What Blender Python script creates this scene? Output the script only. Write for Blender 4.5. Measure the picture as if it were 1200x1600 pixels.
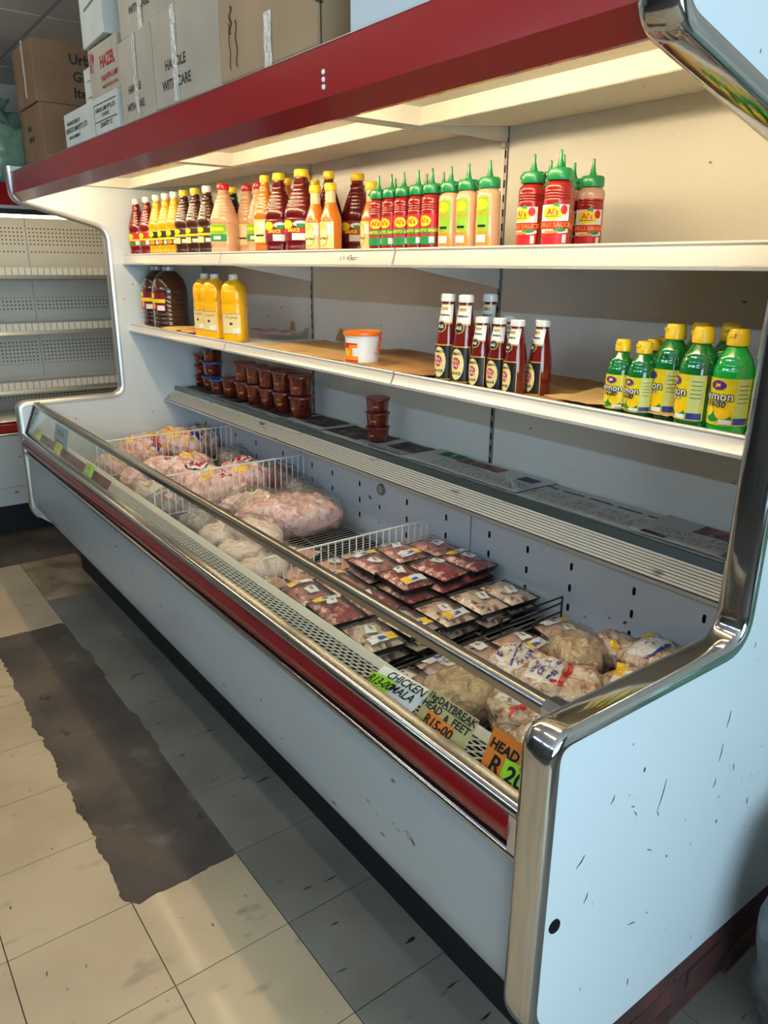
import bpy, bmesh, math, random
from mathutils import Vector, Matrix, noise
from mathutils.bvhtree import BVHTree
R = math.radians
random.seed(7)
SC = bpy.context.scene
COL = SC.collection
for o in list(bpy.data.objects):
    bpy.data.objects.remove(o)

# ------------------------------------------------------------------ camera
cam_d = bpy.data.cameras.new('camera')
cam = bpy.data.objects.new('camera', cam_d)
COL.objects.link(cam)
cam.location = (0.6314, -0.7481, 1.6275)
cam.rotation_euler = (1.2558, -0.0077, 0.9323)
cam_d.sensor_fit = 'HORIZONTAL'
cam_d.sensor_width = 36.0
cam_d.lens = 1179.96 / 1200.0 * 36.0
cam_d.clip_start = 0.02
SC.camera = cam

# ------------------------------------------------------------------ world, light, exposure
SC.view_settings.view_transform = 'Standard'
SC.view_settings.look = 'None'
SC.view_settings.gamma = 1.0
SC.view_settings.exposure = 0.0
SC.view_settings.use_curve_mapping = False
world = bpy.data.worlds.new('daylight')
SC.world = world
world.use_nodes = True
world.node_tree.nodes['Background'].inputs[0].default_value = (0.55, 0.75, 1.0, 1)
world.node_tree.nodes['Background'].inputs[1].default_value = 0.6
SC.cycles.use_denoising = True
SC.cycles.max_bounces = 8
SC.cycles.sample_clamp_indirect = 6.0

CANOPY_STRENGTH = 52.0      # fluorescent tubes in the canopy
ROOM_STRENGTH = 60.0        # cool fluorescent battens on the ceiling
AISLE_STRENGTH = 26.0        # older tubes above the aisle
def area(name, loc, rot, sx, sy, power, col):
    d = bpy.data.lights.new(name, 'AREA')
    d.shape = 'RECTANGLE'; d.size = sx; d.size_y = sy
    d.energy = power; d.color = col
    o = bpy.data.objects.new(name, d); COL.objects.link(o)
    o.location = loc; o.rotation_euler = rot
    return o
# daylight falling through the shop window in the wall on the right
area('window_daylight', (3.02, -1.15, 1.5), (0, R(90), 0), 1.9, 3.2, 132, (0.60, 0.84, 1.0))

# ------------------------------------------------------------------ materials
def lin(c):
    out = []
    for v in c[:3]:
        v = v / 255.0
        out.append(v / 12.92 if v <= 0.04045 else ((v + 0.055) / 1.055) ** 2.4)
    return (out[0], out[1], out[2], 1.0)
MATS = {}
def M(name, col, rough=0.5, metal=0.0, coat=0.0, col2=None, nscale=8.0, lo=0.4, hi=0.6, stretch=None,
      specks=None, bump=None, emis=None, kind='noise', spec=0.5, col3=None, lo3=0.62, hi3=0.7, n3=14.0, sss=0):
    if name in MATS:
        return MATS[name]
    m = bpy.data.materials.new(name); m.use_nodes = True
    nt = m.node_tree; b = nt.nodes['Principled BSDF']
    b.inputs['Roughness'].default_value = rough
    b.inputs['Metallic'].default_value = metal
    b.inputs['Specular IOR Level'].default_value = spec
    b.inputs['Coat Weight'].default_value = coat
    b.inputs['Coat Roughness'].default_value = 0.08
    if sss: b.inputs['Subsurface Weight'].default_value = sss
    base = lin(col)
    b.inputs['Base Color'].default_value = base
    tc = None
    def coords(st=None):
        nonlocal tc
        if tc is None: tc = nt.nodes.new('ShaderNodeTexCoord')
        mp = nt.nodes.new('ShaderNodeMapping')
        nt.links.new(tc.outputs['Object'], mp.inputs[0])
        if st: mp.inputs['Scale'].default_value = st
        return mp.outputs[0]
    cur = None
    def mask(scale, l, h, st=None, detail=4.0, k='noise'):
        if k == 'noise':
            n = nt.nodes.new('ShaderNodeTexNoise'); n.inputs['Scale'].default_value = scale
            n.inputs['Detail'].default_value = detail; out = n.outputs[0]
        elif k == 'voronoi':
            n = nt.nodes.new('ShaderNodeTexVoronoi'); n.inputs['Scale'].default_value = scale; out = n.outputs['Distance']
        elif k == 'wave':
            n = nt.nodes.new('ShaderNodeTexWave'); n.inputs['Scale'].default_value = scale
            n.inputs['Distortion'].default_value = 1.5; out = n.outputs[1]
        nt.links.new(coords(st), n.inputs['Vector'])
        r = nt.nodes.new('ShaderNodeMapRange')
        r.inputs[1].default_value = l; r.inputs[2].default_value = h
        nt.links.new(out, r.inputs[0])
        return r.outputs[0]
    def mixin(c2, fac):
        nonlocal cur
        mx = nt.nodes.new('ShaderNodeMix'); mx.data_type = 'RGBA'
        if cur is None: mx.inputs[6].default_value = base
        else: nt.links.new(cur, mx.inputs[6])
        mx.inputs[7].default_value = lin(c2)
        nt.links.new(fac, mx.inputs[0])
        cur = mx.outputs[2]
    if col2: mixin(col2, mask(nscale, lo, hi, stretch, k=kind))
    if col3: mixin(col3, mask(n3, lo3, hi3))
    if specks:   # list of (colour, scale, lo, hi, stretch)
        for c, s, l, h, st in specks: mixin(c, mask(s, l, h, st, detail=2.0))
    if cur is not None: nt.links.new(cur, b.inputs['Base Color'])
    if bump:
        n = nt.nodes.new('ShaderNodeTexNoise'); n.inputs['Scale'].default_value = bump[0]; n.inputs['Detail'].default_value = 3
        nt.links.new(coords(bump[2] if len(bump) > 2 else None), n.inputs['Vector'])
        bp = nt.nodes.new('ShaderNodeBump'); bp.inputs['Strength'].default_value = bump[1]; bp.inputs['Distance'].default_value = 0.01
        nt.links.new(n.outputs[0], bp.inputs['Height']); nt.links.new(bp.outputs[0], b.inputs['Normal'])
        if coat: nt.links.new(bp.outputs[0], b.inputs['Coat Normal'])
    if emis:
        b.inputs['Emission Color'].default_value = lin(emis[0]); b.inputs['Emission Strength'].default_value = emis[1]
    MATS[name] = m
    return m
def clear(name, tint=(235, 245, 245), rough=0.03, base=0.06, bump=None, top=0.75, milky=0.0):
    """thin clear sheet: see-through with a Fresnel gloss"""
    if name in MATS: return MATS[name]
    m = bpy.data.materials.new(name); m.use_nodes = True
    nt = m.node_tree; nt.nodes.remove(nt.nodes['Principled BSDF'])
    out = nt.nodes['Material Output']
    t = nt.nodes.new('ShaderNodeBsdfTransparent'); t.inputs[0].default_value = lin(tint)
    g = nt.nodes.new('ShaderNodeBsdfGlossy'); g.inputs['Roughness'].default_value = rough
    lw = nt.nodes.new('ShaderNodeLayerWeight'); lw.inputs[0].default_value = 0.5
    pw = nt.nodes.new('ShaderNodeMath'); pw.operation = 'POWER'; pw.inputs[1].default_value = 4.0
    nt.links.new(lw.outputs['Facing'], pw.inputs[0])
    mr = nt.nodes.new('ShaderNodeMapRange'); mr.inputs[3].default_value = base; mr.inputs[4].default_value = top
    mx = nt.nodes.new('ShaderNodeMixShader')
    nt.links.new(pw.outputs[0], mr.inputs[0]); nt.links.new(mr.outputs[0], mx.inputs[0])
    nt.links.new(t.outputs[0], mx.inputs[1]); nt.links.new(g.outputs[0], mx.inputs[2])
    nt.links.new(mx.outputs[0], out.inputs[0])
    if milky:
        df = nt.nodes.new('ShaderNodeBsdfDiffuse'); df.inputs[0].default_value = lin((244, 240, 238))
        m2 = nt.nodes.new('ShaderNodeMixShader'); m2.inputs[0].default_value = milky
        nt.links.new(mx.outputs[0], m2.inputs[1]); nt.links.new(df.outputs[0], m2.inputs[2]); nt.links.new(m2.outputs[0], out.inputs[0])
    if bump:
        tc = nt.nodes.new('ShaderNodeTexCoord'); n = nt.nodes.new('ShaderNodeTexNoise'); n.inputs['Scale'].default_value = bump[0]
        nt.links.new(tc.outputs['Object'], n.inputs['Vector'])
        bp = nt.nodes.new('ShaderNodeBump'); bp.inputs['Strength'].default_value = bump[1]; bp.inputs['Distance'].default_value = 0.02
        nt.links.new(n.outputs[0], bp.inputs['Height']); nt.links.new(bp.outputs[0], g.inputs['Normal']); nt.links.new(bp.outputs[0], lw.inputs['Normal'])
    MATS[name] = m
    return m

SPK = [((70, 66, 60), 60.0, 0.745, 0.765, (1, 1, 0.6)), ((110, 100, 90), 26.0, 0.755, 0.775, (1, 1.6, 0.5))]
white_panel = M('enamel_panel', (214, 222, 224), 0.30, specks=SPK, coat=0.25)
front_enamel = M('enamel_front', (158, 166, 168), 0.38, specks=[((84, 82, 78), 34.0, 0.70, 0.74, (0.5, 1, 1.2)), ((150, 155, 152), 6.0, 0.60, 0.75, (0.4, 1, 1))], coat=0.15)
inner_white = M('enamel_inner', (222, 219, 210), 0.36, specks=[((120, 96, 66), 46.0, 0.745, 0.775, (0.5, 1, 1.2)), ((96, 74, 50), 24.0, 0.775, 0.79, (0.6, 1, 1))])
cream_white = M('enamel_cream', (228, 220, 202), 0.38, specks=[((90, 70, 50), 40.0, 0.74, 0.77, None)])
chrome = M('chrome', (205, 205, 205), 0.10, 1.0, bump=(14.0, 0.05))
chrome_rail = M('chrome_rail', (190, 190, 188), 0.16, 1.0)
brushed = M('brushed_steel', (168, 164, 156), 0.26, 1.0)
alu = M('aluminium', (206, 204, 198), 0.34, 0.85, bump=(30.0, 0.04))
rail_white = M('rail_satin', (214, 211, 203), 0.28, 0.25, coat=0.2)
red_paint = M('red_enamel', (150, 22, 26), 0.20, coat=0.4)
red_bumper = M('red_bumper', (122, 14, 18), 0.24, coat=0.3)
black = M('black_plinth', (12, 12, 13), 0.6)
dark = M('dark_recess', (12, 12, 13), 0.8, spec=0.2)
grille_white = M('grille_white', (216, 222, 216), 0.4)
slat_cream = M('slat_cream', (242, 232, 208), 0.42, specks=[((120, 96, 66), 18.0, 0.66, 0.72, (0.3, 1, 1))])
glass_m = clear('glass_sheet', (250, 253, 252), 0.01, 0.025, top=0.6)
film_m = clear('cling_film', (252, 252, 252), 0.10, 0.05, bump=(40.0, 0.5), top=0.5, milky=0.05)
bag_film = clear('bag_film', (252, 251, 250), 0.16, 0.05, bump=(26.0, 0.9), top=0.40, milky=0.05)
wire_white = M('wire_white', (232, 232, 230), 0.35)
wire_black = M('wire_black', (20, 20, 22), 0.4)
wire_grey = M('wire_zinc', (190, 188, 176), 0.35, 0.6)
paper_white = M('paper_white', (236, 238, 234), 0.6)
ink = M('marker_ink', (18, 18, 20), 0.6)

# ------------------------------------------------------------------ mesh helpers
class MB:
    def __init__(s): s.v = []; s.f = []
    def add(s, vs, fs):
        n = len(s.v); s.v += [tuple(p) for p in vs]; s.f += [tuple(i + n for i in f) for f in fs]; return s
    def box(s, x0, x1, y0, y1, z0, z1):
        return s.add([(x0,y0,z0),(x1,y0,z0),(x1,y1,z0),(x0,y1,z0),(x0,y0,z1),(x1,y0,z1),(x1,y1,z1),(x0,y1,z1)],
                     [(0,3,2,1),(4,5,6,7),(0,1,5,4),(1,2,6,5),(2,3,7,6),(3,0,4,7)])
    def prism(s, prof, x0, x1):
        """closed (y,z) outline swept along x"""
        n = len(prof)
        vs = [(x0, y, z) for y, z in prof] + [(x1, y, z) for y, z in prof]
        fs = [(i, (i+1) % n, n + (i+1) % n, n + i) for i in range(n)]
        return s.add(vs, fs + [tuple(range(n))[::-1], tuple(range(n, 2*n))])
    def tube(s, pts, r, seg=8, caps=True):
        pts = [Vector(p) for p in pts]; n = len(pts); rings = []
        up0 = Vector((0, 0, 1)); prevu = None
        for i, p in enumerate(pts):
            d = (pts[min(i+1, n-1)] - pts[max(i-1, 0)]).normalized()
            u = d.cross(up0 if abs(d.z) < 0.95 else Vector((1, 0, 0))).normalized() if prevu is None else (prevu - d * prevu.dot(d)).normalized()
            prevu = u; w = d.cross(u)
            rr = r[i] if isinstance(r, (list, tuple)) else r
            rings.append([p + (u * math.cos(2*math.pi*k/seg) + w * math.sin(2*math.pi*k/seg)) * rr for k in range(seg)])
        vs = [q for ring in rings for q in ring]
        fs = [(i*seg+k, i*seg+(k+1) % seg, (i+1)*seg+(k+1) % seg, (i+1)*seg+k) for i in range(n-1) for k in range(seg)]
        if caps: fs += [tuple(range(seg))[::-1], tuple(range((n-1)*seg, n*seg))]
        return s.add(vs, fs)
    def lathe(s, prof, seg=24, sq=None, c=(0, 0)):
        """prof: list of (r,z) from bottom to top; sq: superellipse exponent for squarish bottles"""
        vs = []; n = len(prof)
        for r, z in prof:
            for k in range(seg):
                a = 2*math.pi*k/seg
                ca, sa = math.cos(a), math.sin(a)
                q = 1.0
                if sq: q = 1.0 / (abs(ca)**sq + abs(sa)**sq)**(1.0/sq)
                vs.append((c[0] + r*q*ca, c[1] + r*q*sa, z))
        fs = [(i*seg+k, i*seg+(k+1) % seg, (i+1)*seg+(k+1) % seg, (i+1)*seg+k) for i in range(n-1) for k in range(seg)]
        fs += [tuple(range(seg))[::-1], tuple(range((n-1)*seg, n*seg))]
        return s.add(vs, fs)
    def mesh(s, name, mat=None, smooth=False, bevel=0.0, ang=40):
        me = bpy.data.meshes.new(name)
        me.from_pydata(s.v, [], s.f)
        bm = bmesh.new(); bm.from_mesh(me)
        bmesh.ops.recalc_face_normals(bm, faces=bm.faces)
        if bevel:
            es = [e for e in bm.edges if len(e.link_faces) == 2 and e.calc_face_angle(0) > R(30)]
            bmesh.ops.bevel(bm, geom=es, offset=bevel, segments=2, affect='EDGES', profile=0.6)
        if smooth:
            for f in bm.faces: f.smooth = True
            for e in bm.edges:
                if len(e.link_faces) == 2 and e.calc_face_angle(0) > R(ang): e.smooth = False
        bm.to_mesh(me); bm.free()
        if mat: me.materials.append(mat)
        me.update()
        return me
    def build(s, name, mat, parent=None, smooth=False, bevel=0.0, ang=40, local=False):
        """local=False: vertices are world coordinates (parent unrotated)"""
        if parent is not None and not local:
            o = WORLD_OFF(parent); s.v = [(x-o[0], y-o[1], z-o[2]) for x, y, z in s.v]
        return put(name, s.mesh(name, mat, smooth, bevel, ang), parent)
def WORLD_OFF(p):
    v = Vector((0, 0, 0))
    while p is not None:
        v += p.location; p = p.parent
    return v
def put(name, me, parent=None, loc=None):
    o = bpy.data.objects.new(name, me); COL.objects.link(o)
    if parent is not None: o.parent = parent
    if loc is not None: o.location = loc
    return o
def tag(o, label=None, cat=None, group=None, kind=None):
    if label: o['label'] = label
    if cat: o['category'] = cat
    if group: o['group'] = group
    if kind: o['kind'] = kind
    return o
def thing(name, label, cat, loc=(0, 0, 0), rz=0.0, group=None, rx=0.0, ry=0.0):
    o = bpy.data.objects.new(name, None); COL.objects.link(o)
    o.empty_display_size = 0.05
    o.location = loc; o.rotation_euler = (rx, ry, rz)
    return tag(o, label, cat, group)
def copy_tree(o, parent=None):
    c = o.copy(); COL.objects.link(c); c.parent = parent
    for ch in o.children: copy_tree(ch, c)
    return c
def round_path(pts, rad, n=6):
    """round the inner corners of an open 2D path"""
    out = [pts[0]]
    for i in range(1, len(pts)-1):
        p = Vector(pts[i]); a = Vector(pts[i-1]); b = Vector(pts[i+1])
        r = rad[i] if isinstance(rad, (list, tuple)) else rad
        if r <= 0: out.append(tuple(p)); continue
        d1 = (a-p).normalized(); d2 = (b-p).normalized()
        p0 = p + d1*r; p2 = p + d2*r
        for k in range(n+1):
            t = k/n
            q = p0*(1-t)**2 + p*2*t*(1-t) + p2*t*t
            out.append((q.x, q.y))
    out.append(pts[-1])
    return out

# ---- lettering
_TXT = {}
def text_shape(s, size, bold=0.0, fine=0.02, shear=0.0, space=1.0):
    key = (s, size, bold, fine, shear, space)
    if key in _TXT: return _TXT[key]
    cu = bpy.data.curves.new('lettering', 'FONT'); cu.body = s; cu.size = size; cu.offset = bold
    cu.align_x = 'CENTER'; cu.align_y = 'CENTER'; cu.resolution_u = 2; cu.shear = shear; cu.space_character = space
    ob = bpy.data.objects.new('lettering', cu)
    me = bpy.data.meshes.new_from_object(ob)
    bm = bmesh.new(); bm.from_mesh(me)
    bmesh.ops.triangulate(bm, faces=bm.faces)
    for _ in range(3):
        es = [e for e in bm.edges if e.calc_length() > fine]
        if not es: break
        bmesh.ops.subdivide_edges(bm, edges=es, cuts=1); bmesh.ops.triangulate(bm, faces=bm.faces)
    bm.verts.ensure_lookup_table()
    vs = [(v.co.x, v.co.y) for v in bm.verts]; fs = [tuple(v.index for v in f.verts) for f in bm.faces]
    bm.free(); bpy.data.meshes.remove(me); bpy.data.objects.remove(ob); bpy.data.curves.remove(cu)
    _TXT[key] = (vs, fs)
    return vs, fs
def disc_shape(w, h, seg=20, rings=3):
    vs = [(0, 0)]; fs = []
    for i in range(1, rings+1):
        for k in range(seg):
            a = 2*math.pi*k/seg; vs.append((w/2*i/rings*math.cos(a), h/2*i/rings*math.sin(a)))
    for k in range(seg): fs.append((0, 1+k, 1+(k+1) % seg))
    for i in range(1, rings):
        b = 1+(i-1)*seg; c = 1+i*seg
        fs += [(b+k, c+k, c+(k+1) % seg, b+(k+1) % seg) for k in range(seg)]
    return vs, fs
def rect_shape(w, h, nx=6, ny=4, wob=0.0, seed=0):
    vs = []; rnd = random.Random(seed)
    for j in range(ny+1):
        for i in range(nx+1):
            x = -w/2 + w*i/nx; y = -h/2 + h*j/ny
            if wob and j in (0, ny): y += rnd.uniform(-wob, wob)
            vs.append((x, y))
    fs = [(j*(nx+1)+i, j*(nx+1)+i+1, (j+1)*(nx+1)+i+1, (j+1)*(nx+1)+i) for j in range(ny) for i in range(nx)]
    return vs, fs
def poly_shape(pts):
    return list(pts), [tuple(range(len(pts)))]
def on_plane(shape, o, ux, uy, off=0.0008):
    ux = Vector(ux).normalized(); uy = Vector(uy).normalized(); n = ux.cross(uy); o = Vector(o) + n*off
    vs, fs = shape
    return MB().add([tuple(o + ux*x + uy*y) for x, y in vs], fs)
def on_cyl(shape, r, z0, a0=-math.pi/2, off=0.0008, sq=None):
    """wrap a flat shape round a bottle; r may be a function of z"""
    vs, fs = shape; out = []
    for x, y in vs:
        z = z0 + y; rr = r(z) if callable(r) else r
        a = a0 + x/rr
        q = 1.0
        if sq: q = 1.0/(abs(math.cos(a))**sq + abs(math.sin(a))**sq)**(1.0/sq)
        out.append(((rr*q+off)*math.cos(a), (rr*q+off)*math.sin(a), z))
    return MB().add(out, fs)
def on_top(shape, bvh, c, rot=0.0, off=0.0012, z=1.0):
    """lay a flat shape onto a lumpy surface from above"""
    vs, fs = shape; out = []; ca, sa = math.cos(rot), math.sin(rot); last = 0.05
    for x, y in vs:
        px = c[0] + x*ca - y*sa; py = c[1] + x*sa + y*ca
        hit = bvh.ray_cast(Vector((px, py, z)), Vector((0, 0, -1)))
        if hit[0] is not None: last = hit[0].z
        out.append((px, py, last + off))
    return MB().add(out, fs)
def flat_obj(name, mb, mat, parent):
    me = bpy.data.meshes.new(name); me.from_pydata(mb.v, [], mb.f); me.materials.append(mat); me.update()
    return put(name, me, parent)

# ================================================================== THE ROOM
S = 0.305; TX = -0.4349; TY = -0.0237
wall_m = M('plaster_wall', (196, 190, 176), 0.8, col2=(170, 162, 148), nscale=2.0)
ceil_m = M('ceiling_board', (236, 226, 222), 0.8, col2=(220, 210, 206), nscale=3.0)
ceil_strip = M('ceiling_strip', (190, 186, 184), 0.7)
screed = M('bare_screed', (92, 80, 68), 0.75, col2=(60, 54, 48), nscale=3.2, lo=0.35, hi=0.65, bump=(60.0, 0.25),
           specks=[((40, 36, 32), 14.0, 0.66, 0.74, None), ((120, 108, 92), 7.0, 0.62, 0.8, None)])
floor = tag(MB().box(-5.6, 3.1, -4.6, 1.45, -0.05, 0.0).build('floor', screed), kind='structure')
cream_tile = M('cream_tile', (190, 170, 138), 0.42, col2=(174, 154, 124), nscale=2.2, coat=0.1,
               specks=[((58, 50, 40), 30.0, 0.735, 0.755, (1, 2.4, 1)), ((150, 132, 108), 7.0, 0.64, 0.78, (2.0, 1, 1))])
grey_tile = M('grey_tile', (128, 123, 112), 0.40, col2=(112, 107, 97), nscale=2.6, coat=0.12,
              specks=[((30, 28, 26), 16.0, 0.68, 0.72, (2.6, 0.5, 1))])
stain_tile = M('stained_tile', (176, 150, 116), 0.5, col2=(96, 78, 60), nscale=4.0, lo=0.42, hi=0.68)
def tile(i, j, mat, rag=None, thick=0.004):
    """tile i counts away from the near joint, j counts rows away from the case; rag lists broken sides"""
    x1 = TX - i*S - 0.0014; x0 = TX - (i+1)*S + 0.0014
    y1 = TY - j*S - 0.0014; y0 = TY - (j+1)*S + 0.0014
    rag = rag or ''
    rnd = random.Random(i*31 + j*7 + 3)
    pts = []
    def side(a, b, nrm, broken):
        n = 22 if broken else 1
        for k in range(n):
            t = k/n; x = a[0]+(b[0]-a[0])*t; y = a[1]+(b[1]-a[1])*t
            if broken and k:
                w = 0.010 + 0.012*noise.noise(Vector((x*9, y*9, 4.2))) + rnd.uniform(-0.004, 0.003)
                x += nrm[0]*w; y += nrm[1]*w
            pts.append((x, y))
    side((x0, y0), (x1, y0), (0, 1), 's' in rag)
    side((x1, y0), (x1, y1), (-1, 0), 'e' in rag)
    side((x1, y1), (x0, y1), (0, -1), 'n' in rag)
    side((x0, y1), (x0, y0), (1, 0), 'w' in rag)
    n = len(pts)
    mb = MB().add([(x, y, 0.0002) for x, y in pts] + [(x, y, thick) for x, y in pts],
                  [(k, (k+1) % n, n+(k+1) % n, n+k) for k in range(n)] + [tuple(range(n, 2*n))])
    return mb.build('tile', mat, floor)
for i in range(-5, 11):                       # the grey row against the case
    tile(i, -1, stain_tile if i >= 9 else grey_tile, 's' if i in (4, 6) else None)
for i in range(-5, 0):
    tile(i, -2, grey_tile); tile(i, -3, grey_tile); tile(i, -4, grey_tile)
for j in range(0, 6):
    for i in range(-6, 11):
        if j == 0 and 2 <= i <= 7: continue       # tiles missing: bare screed
        rag = ''
        if j == 0 and i == 1: rag = 'w'
        if j == 0 and i == 8: rag = 'e'
        if j == 1 and 2 <= i <= 7: rag = 'n'
        tile(i, j, cream_tile, rag)

ceiling = tag(MB().box(-5.6, 3.1, -4.6, 1.45, 2.78, 2.85).build('ceiling', ceil_strip), kind='structure')
for i in range(-6, 2):
    for j in range(-7, 2):
        x0 = -3.77 + i*1.2 + 3.6; y0 = 0.45 + j*0.6
        if x0 < -5.5: x0c = -5.5
        else: x0c = x0
        x1 = min(x0 + 1.2, 3.0); y1 = min(y0 + 0.6, 1.4)
        if x1 - x0c < 0.1: continue
        if x0c > -2.3 and j < -5: continue
        MB().box(x0c+0.012, x1-0.012, y0+0.012, y1-0.012, 2.772, 2.7795).build('ceiling_board', ceil_m, ceiling)
tag(MB().box(-5.6, 3.1, 1.40, 1.45, 0, 2.78).build('wall_back', wall_m), kind='structure')
tag(MB().box(-5.6, -5.5, -4.6, 1.40, 0, 2.78).build('wall_left', wall_m), kind='structure')
wall_dk = M('plaster_dark', (92, 86, 80), 0.8, col2=(74, 70, 66), nscale=1.5)
tag(MB().box(-5.5, 3.1, -4.6, -4.5, 0, 2.78).build('wall_front', wall_dk), kind='structure')
wr = MB().box(3.05, 3.1, -4.5, 1.40, 0, 0.5).box(3.05, 3.1, -4.5, 1.40, 2.5, 2.78).box(3.05, 3.1, 0.5, 1.40, 0.5, 2.5).box(3.05, 3.1, -4.5, -2.8, 0.5, 2.5)
tag(wr.build('wall_right', wall_dk), kind='structure')
win = tag(MB().box(3.05, 3.09, -2.8, 0.5, 0.5, 0.55).box(3.05, 3.09, -2.8, 0.5, 2.45, 2.5).box(3.05, 3.09, -2.8, -2.74, 0.55, 2.45)
          .box(3.05, 3.09, 0.44, 0.5, 0.55, 2.45).box(3.05, 3.09, -1.18, -1.12, 0.55, 2.45).build('window_1', alu), kind='structure')
for a, b in ((-2.74, -1.18), (-1.12, 0.44)):
    MB().box(3.068, 3.074, a, b, 0.55, 2.45).build('pane', glass_m, win)

# ceiling battens: real fluorescent fittings
tube_cool = M('lamp_cool', (240, 248, 255), 0.4, emis=((196, 226, 255), ROOM_STRENGTH))
tube_old = M('lamp_old', (250, 246, 238), 0.4, emis=((250, 238, 220), AISLE_STRENGTH))
def batten(x, y, label, tube):
    t = thing('ceiling_lamp', label, 'lamp', (x, y, 2.70), 0, 'fluorescent battens on the ceiling')
    MB().box(x-0.75, x+0.75, y-0.05, y+0.05, 2.735, 2.772).build('housing', paper_white, t, bevel=0.004)
    MB().tube([(x-0.72, y, 2.712), (x+0.72, y, 2.712)], 0.019, 10).build('lamp_tube', tube, t, smooth=True)
    MB().box(x-0.745, x-0.72, y-0.022, y+0.022, 2.69, 2.735).build('lamp_holder', paper_white, t)
    MB().box(x+0.72, x+0.745, y-0.022, y+0.022, 2.69, 2.735).build('lamp_holder', paper_white, t)
for x, y, l in ((-2.6, -2.9, 'far'), (-0.7, -2.9, 'middle'), (1.2, -2.9, 'near'), (-2.4, -0.62, 'aisle far'), (-0.4, -0.62, 'aisle near')):
    batten(x, y, 'white fluorescent ceiling batten, %s one of the rows above the aisle' % l, tube_cool if y < -2 else tube_old)

# ================================================================== THE DISPLAY CASE
FY, SILL, UPY, TOPZ = 0.033, 0.952, 0.565, 2.06
NEAR_I, NEAR_O = -0.045, 0.012
FAR_I, FAR_O = -3.52, -3.572
BACK = 1.07
EDGE = round_path([(0.25, 0.19), (FY, 0.365), (FY, SILL), (UPY, SILL), (UPY, 1.796), (0.140, 1.913), (0.132, TOPZ)],
                  [0, 0.05, 0.045, 0.06, 0.06, 0.04, 0], 7)
def end_panel(root, x0, x1, trim):
    p = MB().prism(EDGE + [(1.12, TOPZ), (1.12, 0.19)], x0, x1).build('end_panel', white_panel, root)
    # polished edge trim: a rounded channel folded over the open edge
    path = EDGE[2:]
    w = x1 - x0
    sec = [(x0-0.003, -0.016), (x0-0.003, 0.001), (x0+0.002, 0.006), (x0+w*0.22, 0.009), (x0+w*0.5, 0.0095), (x0+w*0.78, 0.009),
           (x1-0.002, 0.006), (x1+0.003, 0.001), (x1+0.003, -0.016)]
    n = len(path); vs = []; m = len(sec)
    for i, (y, z) in enumerate(path):
        a = Vector(path[max(i-1, 0)]); b = Vector(path[min(i+1, n-1)]); d = (b-a).normalized()
        nr = Vector((-d.y, d.x))                       # outward from the panel
        for sx, so in sec: vs.append((sx, y + nr.x*so, z + nr.y*so))
    fs = [(i*m+k, i*m+k+1, (i+1)*m+k+1, (i+1)*m+k) for i in range(n-1) for k in range(m-1)]
    fs += [tuple(range(m))[::-1], tuple(range((n-1)*m, n*m))]
    t = MB().add(vs, fs).build('edge_trim', trim, p, smooth=True, ang=60)
    return p
case = thing('display_case', 'long white open chiller case with red canopy and chrome edges, full of meat and sauces', 'display case', (-1.78, 0.55, 0))
near_panel = end_panel(case, NEAR_I, NEAR_O, chrome)
far_panel = end_panel(case, FAR_O, FAR_I, alu)
cap = MB().lathe([(0.013, 0), (0.013, 0.003), (0.010, 0.005), (0.004, 0.005)], 18)
cap.v = [(z, x, y) for x, y, z in cap.v]
put('cover_cap', cap.mesh('cover_cap', dark, True), near_panel, Vector((NEAR_O, 0.076, 0.578)) - WORLD_OFF(near_panel))
# scratches on the near end panel
scr = M('scratch_dark', (52, 50, 48), 0.8)
mbs = MB()
for (ya, za, yb_, zb) in [(0.362, 0.742, 0.345, 0.678), (0.345, 0.678, 0.352, 0.664), (0.205, 0.78, 0.197, 0.765), (0.16, 0.60, 0.152, 0.58), (0.14, 0.69, 0.12, 0.672), (0.33, 0.60, 0.345, 0.59),
                         (0.56, 0.81, 0.553, 0.775), (0.55, 0.74, 0.546, 0.70), (0.545, 0.66, 0.54, 0.64), (0.30, 0.44, 0.325, 0.432), (0.26, 0.73, 0.27, 0.725), (0.27, 0.715, 0.28, 0.70)]:
    MB().tube([(NEAR_O+0.0004, ya, za), (NEAR_O+0.0004, (ya+yb_)/2+0.002, (za+zb)/2), (NEAR_O+0.0004, yb_, zb)], [0.0005, 0.0011, 0.0004], 5).build('scratch', scr, near_panel)

X0, X1 = FAR_I, NEAR_I
MB().box(X0, X1-0.07, 0.245, 1.02, 0.0, 0.372).build('plinth', black, case)
fp = round_path([(0.050, 0.715), (0.043, 0.60), (0.040, 0.43), (0.055, 0.388), (0.245, 0.352)], [0, 0.05, 0.03, 0.02, 0], 5)
MB().prism(fp + [(0.245, 0.372), (0.072, 0.405), (0.060, 0.44), (0.066, 0.715)], X0, X1).build('front_panel', front_enamel, case, smooth=True, ang=30)
bmp = [(0.046, 0.704)] + [(0.046 - 0.022*math.sin(math.pi*k/8), 0.704 + 0.078*k/8) for k in range(1, 8)] + [(0.046, 0.782), (0.062, 0.782), (0.062, 0.704)]
bumper = MB().prism(bmp, X0+0.02, X1-0.018).build('bumper', red_bumper, case, smooth=True, ang=50)
tag(bumper, 'dark red bumper strip')
MB().tube([(X0, 0.038, 0.697), (X1, 0.038, 0.697)], 0.0095, 12).build('bumper_rail', chrome_rail, case, smooth=True)
MB().prism(round_path([(0.058, 0.776), (0.030, 0.776), (0.024, 0.787), (0.032, 0.799), (0.062, 0.800)], [0, .006, .006, .006, 0], 3), X0, X1).build('bumper_rail', chrome_rail, case, smooth=True)
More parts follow.
